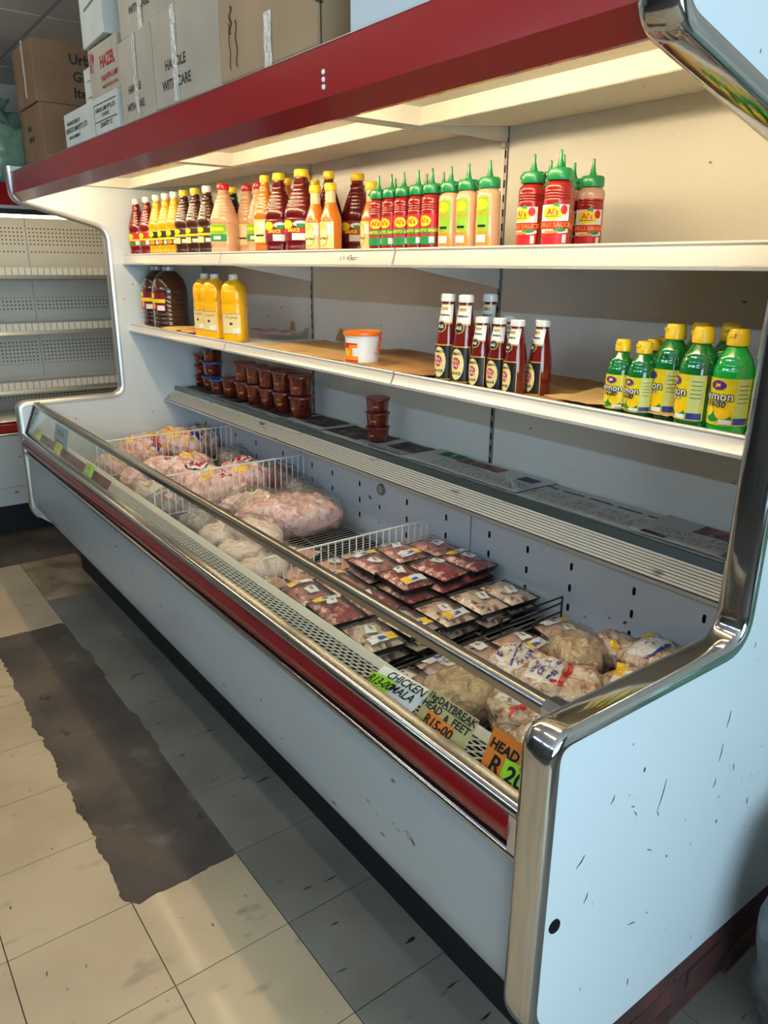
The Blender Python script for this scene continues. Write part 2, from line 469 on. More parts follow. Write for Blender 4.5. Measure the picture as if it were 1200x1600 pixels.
MB().box(X1-0.018, X1, 0.030, 0.062, 0.704, 0.776).build('bumper_end', alu, case)

# glass front and its rail
GB, GT = (0.053, 0.796), (0.117, 0.930)
MB().prism([(GB[0], GB[1]), (GB[0]+0.006, GB[1]), (GT[0]+0.006, GT[1]), (GT[0], GT[1])], X0+0.004, X1-0.004).build('glass_front', glass_m, case)
MB().prism(round_path([(0.106, 0.926), (0.104, 0.944), (0.112, 0.953), (0.130, 0.951), (0.136, 0.942), (0.134, 0.926)], .004, 3), X0+0.001, X1).build('glass_rail', brushed, case, smooth=True)
MB().prism([(0.1035, 0.924), (0.138, 0.924), (0.139, 0.953), (0.114, 0.957), (0.102, 0.944)], X1-0.03, X1).build('rail_socket', chrome, case)
# slim frame post of the glass at the far end
MB().tube([(X0+0.012, 0.048, 0.79), (X0+0.012, 0.112, 0.945), (X0+0.012, 0.135, 0.948)], 0.006, 8).build('glass_end_post', wire_black, case, smooth=True)

# air-return grille: a white lattice with real holes over a dark duct
ga, gb = Vector((0.066, 0.772)), Vector((0.212, 0.705))
gm = MB()
NR = 7
def gp(t, x, up=0.0):
    q = ga + (gb-ga)*t
    return (x, q.x + 0.42*up, q.y + up)
def bar(x0, x1, t0, t1, th=0.0015):
    a, b, c, d = gp(t0, x0), gp(t0, x1), gp(t1, x1), gp(t1, x0)
    e, f, g, h = [(p[0], p[1]-0.4*th, p[2]-th) for p in (a, b, c, d)]
    gm.add([a, b, c, d, e, f, g, h], [(0, 1, 2, 3), (0, 1, 5, 4), (2, 3, 7, 6), (1, 2, 6, 5), (3, 0, 4, 7)])
for k in range(NR+1):
    t = k/NR; bar(X0, X1, max(t-0.016, 0), min(t+0.016, 1))
xx = X0; pitch = 0.0265
while xx < X1:
    bar(xx, xx+0.0062, 0, 1); xx += pitch
tag(gm.build('air_grille', grille_white, case), 'white lattice air grille', kind='stuff')
MB().prism([(0.062, 0.755), (0.212, 0.690), (0.212, 0.60), (0.062, 0.60)], X0, X1).build('air_duct', dark, case)
MB().prism([(0.205, 0.7085), (0.248, 0.700), (0.250, 0.694), (0.250, 0.55), (0.244, 0.55), (0.244, 0.694), (0.205, 0.702)], X0, X1).build('grille_edge', grille_white, case)
# chilled well and its wire deck
DECK = 0.575
MB().box(X0, X1, 0.25, 0.99, 0.50, 0.535).build('well_floor', dark, case)
wm = MB()
n = 150
for k in range(n):
    x = X0 + 0.02 + (X1-X0-0.04)*k/(n-1)
    wm.tube([(x, 0.26, DECK-0.003), (x, 0.975, DECK-0.003)], 0.0022, 5)
for y in (0.30, 0.50, 0.72, 0.94): wm.tube([(X0+0.01, y, DECK-0.008), (X1-0.01, y, DECK-0.008)], 0.003, 5)
tag(wm.build('deck_wires', wire_grey, case), kind='stuff')
# lower back wall in three sheets, each with its bracket slots
bays = [(-3.52, -2.353), (-2.347, -1.193), (-1.187, -0.045)]
lower_m = M('enamel_lower', (206, 212, 216), 0.34, specks=[((60, 58, 56), 30.0, 0.735, 0.76, None)], coat=0.2)

def pill(w, h, d=0.0015):
    pts = []
    for k in range(12):
        a = 2*math.pi*k/12; pts.append((w*math.cos(a), (h-w)*(1 if math.sin(a) > 0 else -1)*(abs(math.sin(a)) > 1e-6) + w*math.sin(a)))
    m = len(pts)
    return MB().add([(x, 0.002, z) for x, z in pts] + [(x, -d*0.3, z) for x, z in pts],
                    [(k, (k+1) % m, m+(k+1) % m, m+k) for k in range(m)] + [tuple(range(m, 2*m))])
slot_me = pill(0.0055, 0.0125).mesh('slot', dark)
for bi, (a, b) in enumerate(bays):
    p = MB().box(a+0.001, b-0.001, 0.990, 1.01, 0.54, 0.945).build('well_back_sheet', lower_m, case, bevel=0.001)
    off = WORLD_OFF(p)
    xs = []
    x = -0.515
    cols = [-0.30, -0.515, -0.74, -0.92, -1.096, -1.32, -1.55, -1.87, -2.08, -2.25, -2.52, -2.80, -3.035, -3.25, -3.42]
    for x in cols:
        if a+0.02 < x < b-0.02:
            for z in (0.832, 0.760, 0.690, 0.625): put('slot', slot_me, p, Vector((x, 0.9897, z)) - off)
# dial thermometer on the lower back wall
dial = MB().lathe([(0.024, 0), (0.024, 0.006), (0.020, 0.010), (0.017, 0.010), (0.017, 0.006), (0.002, 0.006)], 24)
dial.v = [(x, -z, y) for x, y, z in dial.v]
th = put('dial', dial.mesh('dial', M('dial_grey', (120, 122, 122), 0.35, 0.3), True, ang=30), case, Vector((-1.715, 0.9895, 0.772)) - WORLD_OFF(case))
fc = MB().lathe([(0.016, 0), (0.016, 0.001), (0.003, 0.001)], 20); fc.v = [(x, -z-0.0065, y) for x, y, z in fc.v]
put('dial_face', fc.mesh('dial_face', M('dial_face', (176, 178, 176), 0.4)), th)
nd = MB().box(-0.001, 0.001, -0.0085, -0.0078, -0.003, 0.012); put('needle', nd.mesh('needle', ink), th)

# upper back wall in three sheets with slotted uprights between
for a, b in bays:
    MB().box(a+0.005, b-0.005, BACK, BACK+0.02, 0.96, 2.035).build('back_sheet', inner_white, case, bevel=0.001)
up_m = M('upright_grey', (150, 146, 138), 0.4, 0.4)
us_me = MB().box(-0.003, 0.003, -0.0006, 0.002, -0.011, 0.011).mesh('slot', dark)
for x in (-2.350, -1.190):
    u = MB().box(x-0.006, x+0.006, BACK-0.004, BACK+0.02, 0.96, 2.0).build('upright', up_m, case)
    off = WORLD_OFF(u)
    for k in range(24): put('slot', us_me, u, Vector((x, BACK-0.0042, 0.99 + k*0.042)) - off)
MB().box(X0, X1, BACK+0.02, 1.115, 0.2, 2.05).build('rear_shell', white_panel, case)

# two shelves, each in three lengths, with aluminium price rails
def shelf(z, ztop, zbot, a, b, depth_back=BACK-0.003):
    s = MB().box(a+0.001, b-0.001, 0.645, depth_back, z-0.014, z).build('shelf', inner_white, case, bevel=0.0015)
    prof = [(0.650, ztop), (0.6435, ztop), (0.641, ztop-0.004), (0.6435, ztop-0.009), (0.634, zbot+0.010), (0.630, zbot+0.007), (0.631, zbot), (0.650, zbot)]
    MB().prism(prof, a, b).build('price_rail', rail_white, s, smooth=True, ang=35)
    return s
for a, b in bays:
    shelf(1.660, 1.677, 1.624, a+0.002, b-0.002)
    shelf(1.312, 1.326, 1.283, a+0.002, b-0.002)
# scribble on the top price rail
sm = MB()
for pts in [[(-1.47, 1.655), (-1.46, 1.650), (-1.47, 1.644)], [(-1.45, 1.656), (-1.445, 1.645)], [(-1.43, 1.650), (-1.41, 1.659), (-1.40, 1.645)], [(-1.43, 1.648), (-1.375, 1.652)], [(-1.42, 1.644), (-1.38, 1.646)]]:
    sm.tube([(x, 0.6435-0.0095*(1.668-z)/0.034-0.0006, z) for x, z in pts], 0.0009, 5)
sm.build('scribble', ink, case)
# brackets under the shelves
for x in (-2.350, -1.190, -3.510, -0.055):
    for z in (1.646, 1.298):
        MB().prism([(0.66, z-0.001), (0.66, z-0.016), (BACK-0.004, z-0.085), (BACK-0.004, z-0.001)], x-0.002, x+0.002).build('bracket', inner_white, case)

# lowest shelf: dark step and a sloping slatted air grille
MB().prism([(0.868, 0.972), (0.868, 0.945), (0.99, 0.945), (BACK-0.002, 0.945), (BACK-0.002, 0.972)], X0, X1).build('shelf', inner_white, case)
step_m = M('step_grey', (72, 82, 80), 0.25, 0.2, coat=0.3)
MB().prism([(0.870, 0.975), (0.863, 0.974), (0.855, 0.950), (0.862, 0.944), (0.870, 0.944)], X0, X1).build('front_step', step_m, case)
NS = 8
sa, sb = Vector((0.858, 0.947)), Vector((0.797, 0.905))
d = (sb-sa)/NS; nrm = Vector((-0.567, 0.824))
for k in range(NS):
    p0 = sa + d*k; p1 = sa + d*(k+0.64)
    prof = [tuple(p0 + nrm*0.001), tuple(p0 + nrm*0.005), tuple(p1 + nrm*0.005), tuple(p1 + nrm*0.001)]
    MB().prism(prof, X0, X1).build('grille_slat', slat_cream, case)
MB().prism([tuple(sa), tuple(sb), (0.797, 0.899), (0.990, 0.935), (0.990, 0.945)], X0, X1).build('grille_backing', dark, case)
MB().prism([(0.793, 0.907), (0.791, 0.898), (0.797, 0.896), (0.801, 0.905)], X0, X1).build('grille_nose', alu, case)

# canopy: red fascia, top sheet, light troughs
fas = [(0.142, 2.030), (0.140, 1.938), (0.172, 1.905), (0.182, 1.905), (0.154, 1.940), (0.150, 2.030)]
fascia = MB().prism(fas, X0, X1).build('canopy_fascia', red_paint, case)
MB().box(X0, X1, 0.1405, 0.152, 2.0300, 2.0318).build('fascia_lip', alu, fascia)
for z in (1.957, 1.970, 1.983):
    mbs = MB().lathe([(0.0052, 0), (0.0042, 0.0025), (0.001, 0.003)], 10); mbs.v = [(x, -zz, y) for x, y, zz in mbs.v]
    put('screw', mbs.mesh('screw', paper_white, True), fascia, Vector((-0.765, 0.1395, z)) - WORLD_OFF(fascia))
MB().prism([(0.150, 2.024), (0.30, 2.048), (1.115, 2.048), (1.115, 2.060), (0.30, 2.060), (0.150, 2.029)], X0, X1).build('canopy_top', white_panel, case)
lamp_warm = M('lamp_warm', (255, 246, 222), 0.4, emis=((255, 232, 190), CANOPY_STRENGTH))
for a, b in bays:
    t = MB().prism([(0.182, 1.908), (0.30, 2.036), (0.700, 2.040), (0.700, 1.996), (0.7005, 1.996), (0.704, 1.994), (BACK, 2.030), (BACK, 2.047), (0.31, 2.047), (0.178, 1.912)], a+0.03, b-0.03).build('light_trough', cream_white, case)
    MB().box(a+0.001, a+0.032, 0.262, 0.712, 1.994, 2.047).build('trough_rib', cream_white, t)
    MB().box(b-0.032, b-0.001, 0.262, 0.712, 1.994, 2.047).build('trough_rib', cream_white, t)
    lt = MB().tube([(a+0.07, 0.335, 2.008), (b-0.07, 0.335, 2.008)], 0.013, 10).build('lamp_tube', lamp_warm, case, smooth=True)
    MB().box(a+0.045, a+0.07, 0.322, 0.348, 1.995, 2.036).build('lamp_holder', paper_white, lt)
    MB().box(b-0.07, b-0.045, 0.322, 0.348, 1.995, 2.036).build('lamp_holder', paper_white, lt)
for x in (-2.35, -1.19):
    MB().prism([(0.712, 1.996), (BACK-0.002, 1.990), (BACK-0.002, 2.032), (0.712, 2.0)], x-0.004, x+0.004).build('canopy_gusset', cream_white, case)
    MB().box(x-0.012, x+0.012, BACK-0.02, BACK-0.004, 1.972, 1.990).build('hook', up_m, case)

# ================================================================== THE OTHER CASE ACROSS THE END OF THE AISLE
other = thing('display_case', 'empty white chiller case with pegboard back standing behind the far end panel', 'display case', (-4.2, 0.0, 0.0), R(90))
# local frame: x runs along the case (world y), y runs back into it (world -x), front face at y=0
oy0, oy1 = -1.7, 1.32
def ob(mb, name, mat, parent=other, **k): return mb.build(name, mat, parent, local=True, **k)
peg = M('pegboard', (226, 220, 206), 0.45)
_nt = peg.node_tree
_tc = _nt.nodes.new('ShaderNodeTexCoord'); _mp = _nt.nodes.new('ShaderNodeMapping'); _mp.inputs['Scale'].default_value = (40, 0.001, 40)
_vo = _nt.nodes.new('ShaderNodeTexVoronoi'); _vo.inputs['Scale'].default_value = 1.0; _vo.inputs['Randomness'].default_value = 0.0
_nt.links.new(_tc.outputs['Object'], _mp.inputs[0]); _nt.links.new(_mp.outputs[0], _vo.inputs['Vector'])
_mr = _nt.nodes.new('ShaderNodeMapRange'); _mr.inputs[1].default_value = 0.17; _mr.inputs[2].default_value = 0.23
_nt.links.new(_vo.outputs['Distance'], _mr.inputs[0])
_mx = _nt.nodes.new('ShaderNodeMix'); _mx.data_type = 'RGBA'; _mx.inputs[6].default_value = lin((50, 46, 42)); _mx.inputs[7].default_value = lin((226, 220, 206))
_nt.links.new(_mr.outputs[0], _mx.inputs[0]); _nt.links.new(_mx.outputs[2], _nt.nodes['Principled BSDF'].inputs['Base Color'])
ob(MB().box(oy0, oy1, 0.245, 1.0, 0, 0.34), 'plinth', black)
ob(MB().prism([(0.0, 0.665), (0.0, 0.235), (0.03, 0.225), (0.245, 0.225), (0.245, 0.345), (0.02, 0.345), (0.02, 0.665)], oy0, oy1), 'front_panel', front_enamel)
ob(MB().box(oy0, oy1, -0.004, 0.004, 0.348, 0.353), 'panel_seam', alu)
ob(MB().prism([(0.0, 0.672), (-0.016, 0.685), (-0.016, 0.722), (0.0, 0.735), (0.02, 0.735), (0.02, 0.672)], oy0, oy1), 'bumper', red_bumper)
ob(MB().tube([(oy0, -0.006, 0.667), (oy1, -0.006, 0.667)], 0.007, 8), 'bumper_rail', chrome, smooth=True)
ob(MB().tube([(oy0, -0.006, 0.741), (oy1, -0.006, 0.741)], 0.007, 8), 'bumper_rail', chrome, smooth=True)
ob(MB().prism([(0.02, 0.735), (0.02, 0.66), (1.0, 0.60), (1.0, 0.64), (0.14, 0.70), (0.06, 0.745)], oy0, oy1), 'well', inner_white)
ob(MB().box(oy0, oy1, 1.02, 1.09, 0.2, 2.06), 'rear_shell', inner_white)
z_sh = [(1.600, 1.523), (1.254, 1.176), (0.880, 0.800)]

for k, (za, zb) in enumerate([(1.925, 1.585), (1.560, 1.240), (1.215, 0.865), (0.84, 0.62)]):
    for xa, xb in [(oy0, -0.42), (-0.415, 0.55), (0.555, oy1)]:
        pn = ob(MB().box(xa, xb, 1.008, 1.02, zb, za), 'back_sheet', inner_white)
        for pa, pb in [((1.865, 1.74), (1.705, 1.68)), ((1.40, 1.315),), ((1.115, 0.95),), ((0.80, 0.70),)][k]:
            ob(MB().box(xa+.015, xb-.015, 1.0065, 1.008, pb, pa), 'peg_strip', peg, pn)
tick = M('price_strip', (238, 232, 214), 0.5)
_nt = tick.node_tree
_tc = _nt.nodes.new('ShaderNodeTexCoord'); _sx = _nt.nodes.new('ShaderNodeSeparateXYZ'); _nt.links.new(_tc.outputs['Object'], _sx.inputs[0])
_mm = _nt.nodes.new('ShaderNodeMath'); _mm.operation = 'FRACT'; _ml = _nt.nodes.new('ShaderNodeMath'); _ml.operation = 'MULTIPLY'; _ml.inputs[1].default_value = 26.0
_nt.links.new(_sx.outputs[0], _ml.inputs[0]); _nt.links.new(_ml.outputs[0], _mm.inputs[0])
_gt = _nt.nodes.new('ShaderNodeMath'); _gt.operation = 'GREATER_THAN'; _gt.inputs[1].default_value = 0.12; _nt.links.new(_mm.outputs[0], _gt.inputs[0])
_mx = _nt.nodes.new('ShaderNodeMix'); _mx.data_type = 'RGBA'; _mx.inputs[6].default_value = lin((150, 138, 118)); _mx.inputs[7].default_value = lin((238, 232, 214))
_nt.links.new(_gt.outputs[0], _mx.inputs[0]); _nt.links.new(_mx.outputs[2], _nt.nodes['Principled BSDF'].inputs['Base Color'])
for za, zb in z_sh:
    s = ob(MB().box(oy0, oy1, 0.60, 1.008, zb+0.028, zb+0.040), 'shelf', inner_white)
    ob(MB().box(oy0, oy1, 0.594, 0.600, zb+0.032, za), 'price_strip', tick, s)
    ob(MB().prism([(0.590, zb), (0.586, zb+0.010), (0.590, zb+0.031), (0.602, zb+0.031), (0.602, zb)], oy0, oy1), 'price_rail', alu, s)
ob(MB().tube([(0.95, 0.585, 0.90), (1.06, 0.57, 0.86)], 0.010, 6), 'loose_bracket', alu)
ob(MB().prism([(0.142, 2.060), (0.140, 1.946), (0.150, 1.940), (0.156, 2.060)], oy0, oy1), 'canopy_fascia', red_paint)
ob(MB().box(oy0, oy1, 0.139, 0.153, 1.922, 1.940), 'fascia_lip', alu)
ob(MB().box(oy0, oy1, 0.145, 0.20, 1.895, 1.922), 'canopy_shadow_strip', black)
ob(MB().box(oy0, oy1, 0.156, 1.09, 2.045, 2.060), 'canopy_top', white_panel)
ob(MB().prism([(0.20, 1.90), (0.20, 2.04), (1.008, 2.04), (1.008, 1.93), (0.60, 1.98)], oy0, oy1), 'canopy_lining', cream_white)
lo_ = ob(MB().tube([(oy0+0.1, 0.40, 1.90), (oy1-0.1, 0.40, 1.90)], 0.013, 8), 'lamp_tube', M('lamp_warm_dim', (255, 246, 222), 0.4, emis=((255, 232, 190), 9.0)), smooth=True)
for xa in (oy0-0.03, oy1): ob(MB().prism(EDGE + [(1.09, TOPZ), (1.09, 0.19)], xa, xa+0.03), 'end_panel', white_panel)

# ================================================================== BOTTLES AND TUBS
def plastic(name, col, rough=0.22, coat=0.35, **k): return M(name, col, rough, coat=coat, **k)
RED = plastic('sauce_red', (112, 18, 16)); DKRED = plastic('sauce_dark_red', (92, 12, 14)); MUST = plastic('sauce_mustard', (226, 166, 18))
BROWN = plastic('sauce_brown', (64, 34, 22)); BLACKISH = plastic('sauce_black', (34, 20, 16)); PEACH = plastic('sauce_peach', (222, 174, 134))
ORANGE = plastic('sauce_orange', (206, 112, 26)); SQRED = plastic('squeeze_red', (148, 26, 24)); KETCH = M('ketchup_glass', (104, 22, 18), 0.10, coat=0.8)
GREEN = M('lemon_green', (14, 112, 44), 0.10, coat=0.8, col2=(10, 78, 36), nscale=9.0); YEL = plastic('squash_yellow', (250, 186, 14))
CAPW = plastic('cap_white', (238, 236, 228), 0.35); CAPY = plastic('cap_yellow', (244, 200, 20), 0.35); CAPR = plastic('cap_red', (206, 30, 34), 0.35)
CAPG = plastic('cap_green', (20, 132, 74), 0.35)
L_YEL = M('print_yellow', (246, 214, 28), 0.4); L_RED = M('print_red', (196, 24, 32), 0.4); L_GRN = M('print_green', (24, 128, 62), 0.4)
L_BLK = M('print_black', (24, 22, 22), 0.4); L_WHT = M('print_white', (238, 236, 230), 0.4); L_CRM = M('print_cream', (238, 218, 150), 0.4)
L_LIME = M('print_lime', (136, 184, 36), 0.4); L_BLU = M('print_blue', (34, 52, 140), 0.4); L_ORG = M('print_orange', (244, 146, 26), 0.4)
L_PUR = M('print_purple', (76, 36, 130), 0.4); L_GLD = M('print_gold', (206, 170, 84), 0.35, 0.3); L_MAR = M('print_maroon', (104, 18, 30), 0.4)
L_PNK = M('print_pink', (206, 60, 110), 0.4)
def prof_r(prof):
    def f(z):
        for (r0, z0), (r1, z1) in zip(prof, prof[1:]):
            if z0 <= z <= z1 and z1 > z0: return r0 + (r1-r0)*(z-z0)/(z1-z0)
        return prof[-1][0]
    return f
def deco(root, r, items, sq=None):
    """items: (part name, shape, z, mat, angle offset, layer); the first is the label, the rest its pieces"""
    lab = None
    for i, it in enumerate(items):
        nm, sh, z, mat, da, layer = it
        mb = on_cyl(sh, r, z, -math.pi/2 + da, 0.0007 + 0.0005*layer, sq)
        o = flat_obj(nm, mb, mat, root if lab is None else lab)
        if lab is None: lab = o
    return lab
def ribbed(prof, z0, z1, n, depth):
    """cut shallow grooves between z0 and z1"""
    f = prof_r(prof); out = [p for p in prof if p[1] < z0]
    for k in range(n):
        a = z0 + (z1-z0)*k/n; b = z0 + (z1-z0)*(k+0.5)/n; c = z0 + (z1-z0)*(k+0.82)/n
        out += [(f(a), a), (f(b), b), (f(c)-depth, c)]
    return out + [p for p in prof if p[1] >= z1]
def cap_mesh(root, name, prof, mat, seg=20):
    return MB().lathe(prof, seg).build(name, mat, root, smooth=True, ang=35, local=True)
def big_bottle(label, loc, body, capm, lab, h=0.28, r=0.050, rz=0.0, group=None):
    """two litre sauce bottle: square shoulders, long tapering ribbed neck"""
    t = thing('sauce_bottle', label, 'bottle', loc, rz, group)
    k = h/0.28
    prof = [(r*0.80, 0), (r*0.96, 0.004), (r, 0.012), (r*0.985, 0.030*k), (r*0.95, 0.036*k), (r*0.985, 0.042*k), (r, 0.050*k), (r, 0.118*k), (r*0.94, 0.124*k), (r, 0.131*k), (r*0.95, 0.150*k),
            (r*0.62, 0.205*k), (r*0.42, 0.232*k), (r*0.46, 0.238*k), (r*0.38, 0.244*k), (r*0.34, 0.252*k), (r*0.34, 0.262*k)]
    prof = ribbed(prof, 0.152*k, 0.226*k, 6, r*0.022)
    MB().lathe(prof, 24, sq=2.5).build('body', body, t, smooth=True, ang=50, local=True)
    c = r*0.42
    cap_mesh(t, 'cap', [(c, 0.255*k), (c*1.05, 0.257*k), (c*1.05, 0.274*k), (c*0.95, 0.280*k), (c*0.5, 0.280*k)], capm)
    zl = 0.084*k; H = 0.062*k; W = r*2.0
    if lab == 'dark':      # yellow badge, dark ground, yellow strip, white barcode
        it = [('label', rect_shape(W, H, 10, 2), zl, L_BLK, 0, 0), ('strip', rect_shape(W, H*.16, 10, 1), zl-H*.05, L_YEL, 0, 1),
              ('badge', disc_shape(W*.34, H*.42), zl+H*.30, L_YEL, -.45, 2), ('barcode', rect_shape(W*.3, H*.26, 3, 1), zl-H*.30, L_WHT, .38, 1), ('picture', disc_shape(W*.34, H*.3), zl-H*.30, L_ORG, -.35, 1)]
    elif lab == 'redgreen':
        it = [('label', rect_shape(W, H, 10, 2), zl, L_RED, 0, 0), ('strip', rect_shape(W, H*.14, 10, 1), zl-H*.02, L_YEL, 0, 1), ('band', rect_shape(W, H*.22, 10, 1), zl-H*.33, L_GRN, 0, 1),
              ('badge', disc_shape(W*.36, H*.42), zl+H*.26, L_YEL, -.42, 2), ('barcode', rect_shape(W*.28, H*.3, 3, 1), zl-H*.25, L_WHT, .45, 2)]
    elif lab == 'brown':
        it = [('label', rect_shape(W, H, 10, 2), zl, M('print_brown', (58, 36, 26), .4), 0, 0), ('strip', rect_shape(W, H*.16, 10, 1), zl+H*.08, L_YEL, 0, 1),
              ('badge', disc_shape(W*.34, H*.34), zl+H*.36, L_YEL, -.42, 2), ('barcode', rect_shape(W*.3, H*.26, 3, 1), zl-H*.28, L_WHT, .35, 1), ('picture', rect_shape(W*.36, H*.4, 4, 1), zl-H*.26, L_CRM, -.45, 1)]
    elif lab == 'lime':
        it = [('label', rect_shape(W*.8, H, 8, 2), zl+H*.12, L_LIME, -.2, 0), ('band', rect_shape(W*.8, H*.42, 8, 1), zl-H*.2, L_GRN, -.2, 1), ('title', rect_shape(W*.6, H*.2, 6, 1), zl+H*.34, L_YEL, -.2, 1), ('barcode', rect_shape(W*.3, H*.22, 3, 1), zl-H*.2, L_WHT, -.1, 2)]
    elif lab == 'cream':
        it = [('label', rect_shape(W*.85, H*1.3, 8, 2), zl+H*.05, L_CRM, 0, 0), ('barcode', rect_shape(W*.28, H*.5, 3, 1), zl+H*.3, L_WHT, .32, 1), ('title', rect_shape(W*.4, H*.1, 4, 1), zl-H*.2, L_BLK, -.1, 1)]
    else:                  # red label with yellow badge and picture
        it = [('label', rect_shape(W, H*1.15, 10, 2), zl, L_MAR, 0, 0), ('title', rect_shape(W*.9, H*.24, 8, 1), zl-H*.02, L_RED, 0, 1), ('badge', disc_shape(W*.36, H*.46), zl+H*.28, L_YEL, -.42, 2),
              ('barcode', rect_shape(W*.42, H*.36, 4, 1), zl-H*.36, L_WHT, .3, 1), ('picture', disc_shape(W*.46, H*.3), zl+H*.32, L_WHT, .42, 1), ('picture', rect_shape(W*.3, H*.2, 4, 1), zl+H*.22, L_GRN, .5, 2),
              ('lettering', text_shape('SAUCE', H*.24, 0.0006, 0.01), zl-H*.02, L_YEL, 0, 3)]
    deco(t, r*1.0, it, sq=2.5)
    return t
SH1, SH2, SH3 = 1.6602, 1.3122, 0.9722
G1 = 'sauce bottles on the top shelf'
BB = [  # x, y, body, cap, label style, r, words
 (-3.462, .700, RED, CAPW, 'redgreen', .044, 'dark red sauce bottle with white cap, farthest on the top shelf'),
 (-3.310, .700, RED, CAPW, 'redgreen', .044, 'dark red sauce bottle with white cap, touching the yellow ones'),
 (-3.175, .700, MUST, CAPW, 'dark', .046, 'yellow mustard bottle with white cap beside the dark red bottles'),
 (-3.055, .700, MUST, CAPW, 'dark', .046, 'middle one of three yellow mustard bottles with white caps'),
 (-2.950, .700, MUST, CAPW, 'dark', .046, 'yellow mustard bottle with white cap beside a brown bottle'),
 (-2.842, .700, BROWN, CAPY, 'brown', .047, 'brown vinegar bottle with yellow cap beside the yellow mustard'),
 (-2.717, .700, BROWN, CAPY, 'brown', .047, 'brown vinegar bottle with yellow cap between two brown bottles'),
 (-2.591, .700, BROWN, CAPW, 'brown', .047, 'brown vinegar bottle with white cap on the top shelf'),
 (-2.455, .718, PEACH, CAPR, 'lime', .057, 'large peach mayonnaise bottle with red cap and lime label at front'),
 (-2.565, .815, BLACKISH, CAPY, 'brown', .046, 'black sauce bottle with yellow cap behind the peach bottles'),
 (-2.434, .815, PEACH, CAPR, 'cream', .050, 'peach mayonnaise bottle with red cap standing just behind the largest one'),
 (-2.322, .810, PEACH, CAPR, 'lime', .050, 'peach mayonnaise bottle with red cap half hidden by an orange bottle'),
 (-2.078, .700, ORANGE, CAPY, 'cream', .042, 'tall orange sauce bottle with yellow cap in front of peach bottles'),
 (-1.978, .712, DKRED, CAPY, 'red', .052, 'big dark red sauce bottle with yellow cap beside the orange one'),
 (-2.110, .820, ORANGE, CAPY, 'cream', .042, 'orange sauce bottle with yellow cap hidden behind two dark red bottles'),
 (-1.830, .719, DKRED, CAPY, 'red', .059, 'largest dark red sauce bottle with yellow cap at the shelf front'),
 (-1.976, .822, DKRED, CAPY, 'red', .046, 'dark red sauce bottle mostly hidden behind the largest red bottle'),
 (-2.090, .935, ORANGE, CAPY, 'cream', .042, 'orange sauce bottle with yellow cap at the back by the wall'),
 (-1.815, .822, DKRED, CAPY, 'red', .046, 'dark red sauce bottle behind the two short orange bottles'),
 (-1.800, .935, DKRED, CAPY, 'red', .057, 'dark red sauce bottle with yellow cap standing alone towards the wall'),
]
for x, y, b, c, l, r, w in BB: big_bottle(w, (x, y + (.008 if y == .7 else 0), SH1), b, c, l, 0.282, r, random.uniform(-.12, .12) + (.72 if x < -2.2 else .55), G1)

def small_sauce(label, loc, rz=0.0, oval=True):
    t = thing('sauce_bottle', label, 'bottle', loc, rz, G1); r = 0.035
    prof = [(r*.85, 0), (r, .006), (r, .105), (r*.95, .118), (r*.62, .150), (r*.48, .168), (r*.46, .205)]
    MB().lathe([p for p in prof if p[1] <= .15] + [(r*.5, .162)], 24).build('contents', ORANGE, t, smooth=True, local=True)
    MB().lathe([(r*.50, .1625), (r*.49, .168), (r*.47, .205)], 20).build('neck', M('neck_plastic', (226, 196, 150), .15, coat=.5), t, smooth=True, local=True)
    cap_mesh(t, 'cap', [(r*.56, .198), (r*.58, .20), (r*.58, .217), (r*.5, .222), (r*.2, .222)], CAPY)
    deco(t, r, [('label', rect_shape(r*2.0, .082, 8, 2), .062, L_CRM, 0, 0), ('border', disc_shape(r*1.3, .074), .062, L_GLD, -.2, 1), ('panel', disc_shape(r*1.15, .066), .062, L_CRM, -.2, 2),
                ('barcode', rect_shape(r*.5, .03, 3, 1), .08, L_WHT, .62, 2), ('lettering', text_shape('Peri Peri', .012, 0.0003, .01), .052, L_BLK, -.2, 3), ('badge', disc_shape(r*.5, .014), .085, L_YEL, -.2, 3)])
    return t
small_sauce('short orange sauce bottle with yellow cap beside the largest red bottle', (-1.710, .700, SH1), .45)
small_sauce('short orange sauce bottle with yellow cap, right one of the close pair', (-1.615, .700, SH1), .25)
small_sauce('short orange sauce bottle with yellow cap next to the green nozzle bottles', (-1.490, .775, SH1), -.1)

